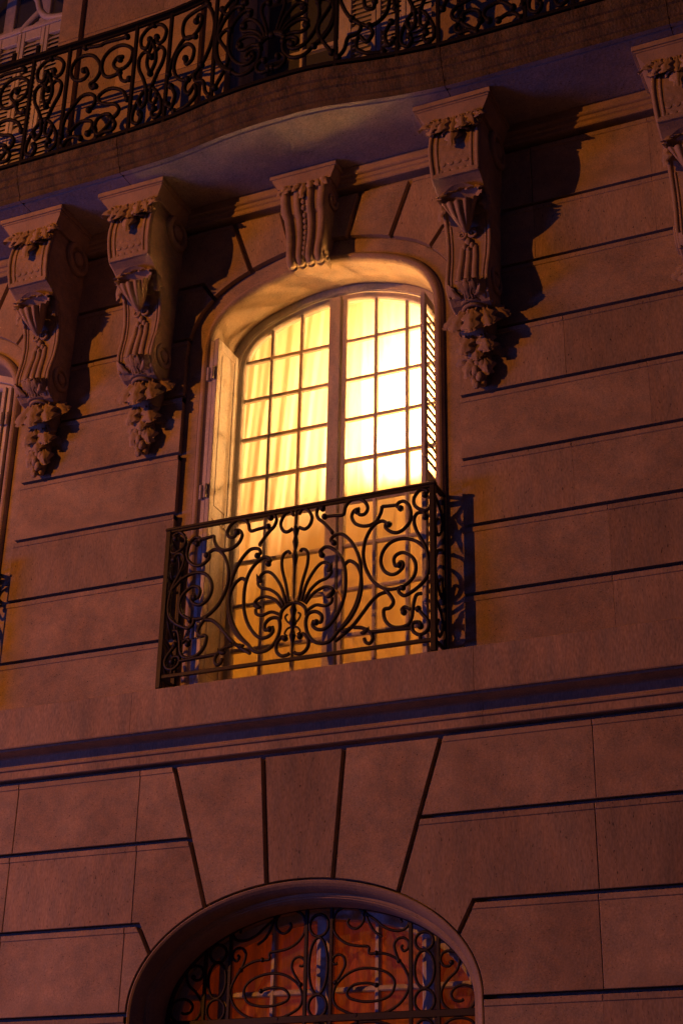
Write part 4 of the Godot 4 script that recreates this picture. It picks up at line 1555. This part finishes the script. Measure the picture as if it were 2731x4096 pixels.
func make_window_railing() -> Node3D:
	var o := Node3D.new()
	o.name = "window_railing"
	add_child(o)
	var hw := 0.797
	var st := begin()
	box(st, Vector3(-hw - 0.022, 0.945, -0.016), Vector3(hw + 0.022, 0.963, 0.016), 0.004)
	box(st, Vector3(-hw - 0.004, 0.935, -0.010), Vector3(hw + 0.004, 0.945, 0.010), 0.0)
	for s in [-1.0, 1.0]:
		box(st, Vector3(s * hw - 0.016, 0.944, -0.165), Vector3(s * hw + 0.016, 0.962, -0.0165), 0.004)
	done(st, "handrail", M.iron, o)
	st = begin()
	box(st, Vector3(-hw, 0.055, -0.009), Vector3(hw, 0.077, 0.009), 0.003)
	for s in [-1.0, 1.0]:
		box(st, Vector3(s * hw - 0.008, 0.056, -0.165), Vector3(s * hw + 0.008, 0.076, -0.0095), 0.003)
	done(st, "bottom_rail", M.iron, o)
	for s in [-1.0, 1.0]:
		st = begin()
		box(st, Vector3(s * hw - 0.016, 0.0, -0.0155), Vector3(s * hw + 0.016, 0.944, 0.0155), 0.004)
		done(st, "post", M.iron, o)
		st = begin()
		box(st, Vector3(s * hw - 0.012, 0.0, -0.168), Vector3(s * hw + 0.012, 0.943, -0.144), 0.004)
		done(st, "post", M.iron, o)
		for q in RAIL:
			var called := "petal" if q[0].begins_with("petal") else "scroll"
			var ends: bool = q[0] in KNOBS
			var rad := 0.0095 if called == "petal" else 0.0105
			bar(o, called, flat_points(q[1], s), rad, ends, ends and q[0] in ["spiralA", "hook", "cee", "footring", "lyre", "ess"])
		# carved leaf sprays wrapped on the scrolls
		for q in [[215, 560, 40, 70], [220, 405, 50, 60], [330, 190, 120, 45], [425, 165, 60, 40]]:
			st = begin()
			for k in 5:
				var a := deg_to_rad(20.0 + k * 22.0)
				ball(st, Vector3(s * (q[0] + q[2] * 0.5 * (k / 4.0 - 0.5)) * 0.001, (q[1] + q[3] * 0.5 * (k / 4.0 - 0.5)) * 0.001, 0.006), Vector3(0.016 * cos(a) + 0.006, 0.012, 0.010), 5, 7)
			done(st, "leaf_spray", M.iron, o)
		# side return back to the wall: two S scrolls in the depth of the railing
		for q in [[[-0.03, 0.90, -0.12, 0.84, -0.13, 0.74, -0.07, 0.68, -0.04, 0.74, -0.08, 0.78]], [[-0.13, 0.62, -0.06, 0.58, -0.03, 0.48, -0.07, 0.38, -0.13, 0.34, -0.12, 0.44, -0.08, 0.42]], [[-0.03, 0.30, -0.10, 0.26, -0.13, 0.18, -0.08, 0.11, -0.04, 0.15, -0.07, 0.20]]]:
			var pts := []
			for i in range(0, q[0].size(), 2):
				pts.append(Vector3(s * hw, q[0][i + 1], q[0][i]))
			st = begin()
			tube(st, spline(pts, 6), 0.0085, 0.0085, 7, Vector3.RIGHT)
			done(st, "side_scroll", M.iron, o)
	# finials on the axis
	st = begin()
	lathe(st, [Vector2(0, 0.40), Vector2(0.006, 0.42), Vector2(0.008, 0.60), Vector2(0.018, 0.66), Vector2(0.008, 0.70), Vector2(0.018, 0.745), Vector2(0.010, 0.78), Vector2(0.020, 0.82), Vector2(0.008, 0.85), Vector2(0.008, 0.935)], Vector3.ZERO, 10)
	done(st, "finial", M.iron, o)
	st = begin()
	lathe(st, [Vector2(0.006, 0.077), Vector2(0.008, 0.16), Vector2(0.020, 0.20), Vector2(0.008, 0.235), Vector2(0.022, 0.27), Vector2(0.012, 0.31), Vector2(0.020, 0.345), Vector2(0.006, 0.385), Vector2(0.0, 0.39)], Vector3.ZERO, 10)
	for s in [-1.0, 1.0]:
		tube(st, spline([Vector3(0, 0.26, 0.004), Vector3(s * 0.03, 0.28, 0.004), Vector3(s * 0.045, 0.31, 0.004), Vector3(s * 0.03, 0.325, 0.004)], 5), 0.006, 0.006)
		tube(st, spline([Vector3(0, 0.25, 0.004), Vector3(s * 0.03, 0.24, 0.004), Vector3(s * 0.045, 0.215, 0.004), Vector3(s * 0.03, 0.20, 0.004)], 5), 0.006, 0.006)
	done(st, "finial", M.iron, o)
	return o

# wide panel of the balcony railing, millimetres from its left post and its foot
const UPPER := [
	["scrollR", [405, 637, 425, 655, 383, 659, 358, 611, 392, 561, 442, 554, 488, 594, 499, 674, 459, 730, 398, 759, 324, 745, 278, 695, 267, 624, 288, 552, 334, 516, 408, 525]],
	["scrollL", [128, 640, 143, 653, 162, 595, 123, 562, 62, 583, 30, 641, 31, 706, 68, 760, 136, 766, 198, 735, 248, 659, 256, 581, 228, 526, 189, 502, 209, 463, 232, 474]],
	["bar", [120, 837, 233, 816, 283, 826, 443, 816]],
	["midR", [411, 528, 429, 466, 461, 437, 493, 444]],
	["arcR", [491, 281, 452, 358, 381, 407, 315, 409, 269, 374, 282, 324, 335, 293, 402, 270, 436, 219, 416, 171, 371, 168]],
	["arcL", [203, 286, 240, 329, 238, 384, 197, 421, 138, 422, 92, 377, 41, 312, 15, 238, 10, 131]],
	["oval", [262, 114, 271, 182, 318, 212, 369, 196, 381, 147, 346, 96, 292, 60, 262, 114]],
	["tail", [68, 140, 113, 189, 161, 209, 229, 187, 243, 138, 214, 93]],
	["leaf", [287, 30, 332, 64, 397, 66, 418, 108, 389, 153]],
	["base", [29, 45, 57, 89, 106, 101, 158, 75]],
]
const NARROW := [[0.50, 0.97, 0.30, 0.95, 0.14, 0.88, 0.18, 0.79, 0.34, 0.77, 0.40, 0.84], [0.50, 0.66, 0.30, 0.73, 0.14, 0.68, 0.16, 0.58, 0.30, 0.48, 0.42, 0.36, 0.44, 0.24, 0.32, 0.20, 0.24, 0.26], [0.44, 0.36, 0.30, 0.32, 0.12, 0.20, 0.10, 0.10, 0.26, 0.06, 0.36, 0.11, 0.30, 0.15], [0.50, 0.80, 0.40, 0.70, 0.38, 0.60, 0.50, 0.50]]
const ESS := [[0.80, 0.93, 0.50, 0.92, 0.30, 0.88, 0.26, 0.78, 0.34, 0.70, 0.50, 0.69, 0.64, 0.75, 0.68, 0.83, 0.60, 0.87, 0.55, 0.82], [0.78, 0.94, 0.90, 0.84, 0.97, 0.70, 0.92, 0.54, 0.74, 0.38, 0.46, 0.30, 0.22, 0.36, 0.13, 0.48, 0.20, 0.60, 0.38, 0.64, 0.54, 0.57, 0.52, 0.47, 0.40, 0.45, 0.37, 0.51], [0.03, 0.42, 0.10, 0.56, 0.30, 0.70, 0.55, 0.68], [0.46, 0.30, 0.40, 0.23, 0.50, 0.16, 0.62, 0.22, 0.66, 0.12, 0.48, 0.06, 0.22, 0.05], [0.74, 0.38, 0.60, 0.32, 0.64, 0.25, 0.80, 0.22, 0.86, 0.12, 0.96, 0.06], [0.10, 0.30, 0.20, 0.20, 0.14, 0.10, 0.06, 0.14]]

func balcony_railing() -> void:
	var z := 0.585
	var y0 := 7.922
	var o := thing("balcony_railing", "long black iron balcony railing of dense scrollwork at the top of the view", "railing", Vector3(0, y0, z))
	var h := 0.895
	var xs := [-4.16, -3.88, -3.36, -3.08, -2.57, -2.31, -1.81, -1.527, -1.014, -0.752, -0.397, 0.43, 0.794, 1.04, 1.56, 1.84, 2.36, 2.64, 3.16, 3.44, 3.96]
	var kinds := ["n", "w", "n", "w", "n", "w", "n", "w", "n", "e", "c", "f", "n", "v", "n", "v", "n", "v", "n", "v"]
	for q in [[h - 0.006, 0.024, 0.010, "handrail"], [0.86, 0.008, 0.006, "rail"], [0.012, 0.013, 0.012, "bottom_rail"]]:
		var st := begin()
		var n := 90
		for k in n:
			var xa: float = lerp(xs[0], xs[-1], float(k) / n)
			var xb: float = lerp(xs[0], xs[-1], float(k + 1) / n)
			var za := bump(xa)
			var zb := bump(xb)
			var yl: float = q[0] - q[2]
			var yh: float = q[0] + q[2]
			for e in [[yl, yl, -q[1], q[1], Vector3.DOWN], [yh, yh, -q[1], q[1], Vector3.UP], [yl, yh, q[1], q[1], Vector3.BACK], [yl, yh, -q[1], -q[1], Vector3.FORWARD]]:
				quad(st, Vector3(xa, e[0], za + e[2]), Vector3(xb, e[0], zb + e[2]), Vector3(xb, e[1], zb + e[3]), Vector3(xa, e[1], za + e[3]), e[4])
		done(st, q[3], M.iron_old, o)
	for x in xs:
		var st := begin()
		box(st, Vector3(x - 0.011, -0.03, bump(x) - 0.011), Vector3(x + 0.011, h - 0.02, bump(x) + 0.011), 0.002)
		done(st, "post", M.iron_old, o)
	for k in kinds.size():
		var a: float = xs[k]
		var b: float = xs[k + 1]
		var w := b - a
		var list := []
		match kinds[k]:
			"w", "v":
				for q in UPPER:
					var pts := []
					for p in flat_points(q[1]):
						var t: float = p.x / 0.52
						pts.append(Vector3(a + (t if kinds[k] == "w" else 1.0 - t) * w, p.y, 0))
					list.append(pts)
			"n":
				for q in NARROW:
					for s in [0.0, 1.0]:
						var pts := []
						for i in range(0, q.size(), 2):
							pts.append(Vector3(a + absf(s - q[i]) * w, q[i + 1] * 0.86, 0))
						list.append(pts)
			"e", "f":
				for q in ESS:
					var pts := []
					for i in range(0, q.size(), 2):
						pts.append(Vector3(a + (q[i] if kinds[k] == "e" else 1.0 - q[i]) * w, q[i + 1] * 0.88, 0))
					list.append(pts)
			"c":
				for q in RAIL:
					if not (q[0].begins_with("petal") or q[0].begins_with("lyre") or q[0] in ["ring", "arch", "bottomcee", "leafcurl"]):
						continue
					for s in [-1.0, 1.0]:
						var pts := []
						for p in flat_points(q[1], s):
							pts.append(Vector3((a + b) * 0.5 + p.x * 1.02, p.y * 0.92, 0))
						list.append(pts)
				for s in [-1.0, 1.0]:
					list.append([Vector3((a + b) * 0.5 + s * 0.39, 0.10, 0), Vector3((a + b) * 0.5 + s * 0.30, 0.30, 0), Vector3((a + b) * 0.5 + s * 0.385, 0.50, 0), Vector3((a + b) * 0.5 + s * 0.36, 0.70, 0), Vector3((a + b) * 0.5 + s * 0.24, 0.80, 0), Vector3((a + b) * 0.5 + s * 0.20, 0.70, 0)])
					list.append([Vector3((a + b) * 0.5 + s * 0.40, 0.85, 0), Vector3((a + b) * 0.5 + s * 0.30, 0.82, 0), Vector3((a + b) * 0.5 + s * 0.26, 0.74, 0), Vector3((a + b) * 0.5 + s * 0.33, 0.66, 0), Vector3((a + b) * 0.5 + s * 0.37, 0.72, 0)])
		for pts in list:
			bar(o, "scroll", pts, 0.0130, true, true, 5, true)

# half of the ground-floor grille, millimetres from its axis and its cross bar
const GRILLE := [
	["bigspiral", [316, 147, 265, 159, 194, 153, 159, 120, 176, 91, 246, 72, 323, 73, 386, 93, 411, 131, 408, 171, 366, 207, 290, 229, 212, 227, 148, 201, 97, 152, 85, 95, 105, 54, 164, 23, 215, 7]],
	["bigright", [215, 7, 304, 5, 380, 20, 443, 57, 480, 106, 490, 162, 461, 226, 423, 268, 366, 294, 315, 301]],
	["stepbar", [315, 301, 276, 302, 272, 334, 211, 342, 158, 355, 112, 384, 81, 428, 80, 481, 96, 516, 129, 535, 182, 544, 221, 526, 245, 489, 239, 454, 210, 429, 177, 434, 157, 459, 166, 479]],
	["tendril", [201, 536, 248, 506, 275, 451, 304, 408, 346, 379]],
	["tendrilB", [248, 506, 313, 461, 352, 429, 410, 405, 462, 407, 487, 432, 484, 462, 462, 472, 446, 458, 452, 443]],
	["hookR", [436, 256, 417, 303, 411, 338, 430, 363, 462, 367, 487, 345, 484, 316, 462, 303, 448, 321, 458, 332]],
	["hookL", [96, 169, 128, 214, 147, 253, 140, 289, 113, 305, 87, 297, 75, 275, 88, 259, 104, 261]],
	["outerS", [711, 235, 698, 219, 668, 223, 653, 255, 668, 283, 706, 291, 742, 273, 751, 239, 735, 195, 698, 163, 666, 125, 654, 87, 665, 42, 702, 12, 756, 5, 805, 19, 830, 57, 827, 95, 801, 119, 758, 126, 721, 111, 706, 84, 721, 59, 751, 52, 769, 59]],
]

func lower_grille() -> void:
	var o := thing("window_grille", "black wrought iron grille with scrolls and ovals in the arched ground-floor window", "grille", Vector3(LOW, 2.685, -0.25))
	# arched rim, following the opening
	var st := begin()
	var rim := PackedVector3Array()
	for i in 41:
		var a := PI * i / 40.0
		rim.append(Vector3(0.846 * cos(a), 0.03 + 0.520 * sin(a), 0))
	tube(st, rim, 0.012, 0.012, 7)
	for s in [-1.0, 1.0]:
		box(st, Vector3(s * 0.846 - 0.012, -1.36, -0.012), Vector3(s * 0.846 + 0.012, 0.03, 0.012), 0.003)
	done(st, "rim", M.iron, o)
	for y in [0.0, -0.62, -1.24]:
		st = begin()
		box(st, Vector3(-0.845, y - 0.018, -0.010), Vector3(0.845, y + 0.018, 0.010), 0.003)
		done(st, "cross_bar", M.iron, o)
	for u in [0.07, 0.499, 0.642]:
		for s in [-1.0, 1.0]:
			st = begin()
			var top := 0.03 + 0.52 * sqrt(1.0 - pow(u / 0.846, 2.0))
			box(st, Vector3(s * u - 0.009, -1.36, -0.009), Vector3(s * u + 0.009, top, 0.009), 0.002)
			done(st, "upright", M.iron, o)
	# columns of rings and ovals
	var rings := []
	rings.append([0.0, 0.060, 0.050, 0.055])
	rings.append([0.0, 0.255, 0.052, 0.140])
	rings.append([0.0, 0.455, 0.052, 0.055])
	for s in [-1.0, 1.0]:
		rings.append([s * 0.570, 0.062, 0.052, 0.055])
		rings.append([s * 0.570, 0.210, 0.052, 0.090])
		rings.append([s * 0.570, 0.345, 0.048, 0.044])
	for y in [-0.31, -0.93]:
		for u in [0.0, 0.570, -0.570]:
			rings.append([u, y, 0.052, 0.16])
			rings.append([u, y + 0.225, 0.050, 0.060])
			rings.append([u, y - 0.225, 0.050, 0.060])
	for q in rings:
		st = begin()
		var rows := []
		for i in 33:
			var a := TAU * i / 32.0
			rows.append(Vector3(q[0] + cos(a) * q[2], q[1] + sin(a) * q[3], 0.002))
		tube(st, PackedVector3Array(rows), 0.0085, 0.0085, 7)
		done(st, "ring", M.iron, o)
	for s in [-1.0, 1.0]:
		for q in GRILLE:
			bar(o, "scroll", flat_points(q[1], s), 0.0075, true, false, 5)
			# the panels under the cross bar repeat the lower part of the pattern
			if q[0] in ["bigspiral", "bigright", "outerS"]:
				var pts := []
				for p in flat_points(q[1], s):
					pts.append(Vector3(p.x, -0.02 - p.y, 0))
				bar(o, "scroll", pts, 0.0075, true, false, 5)
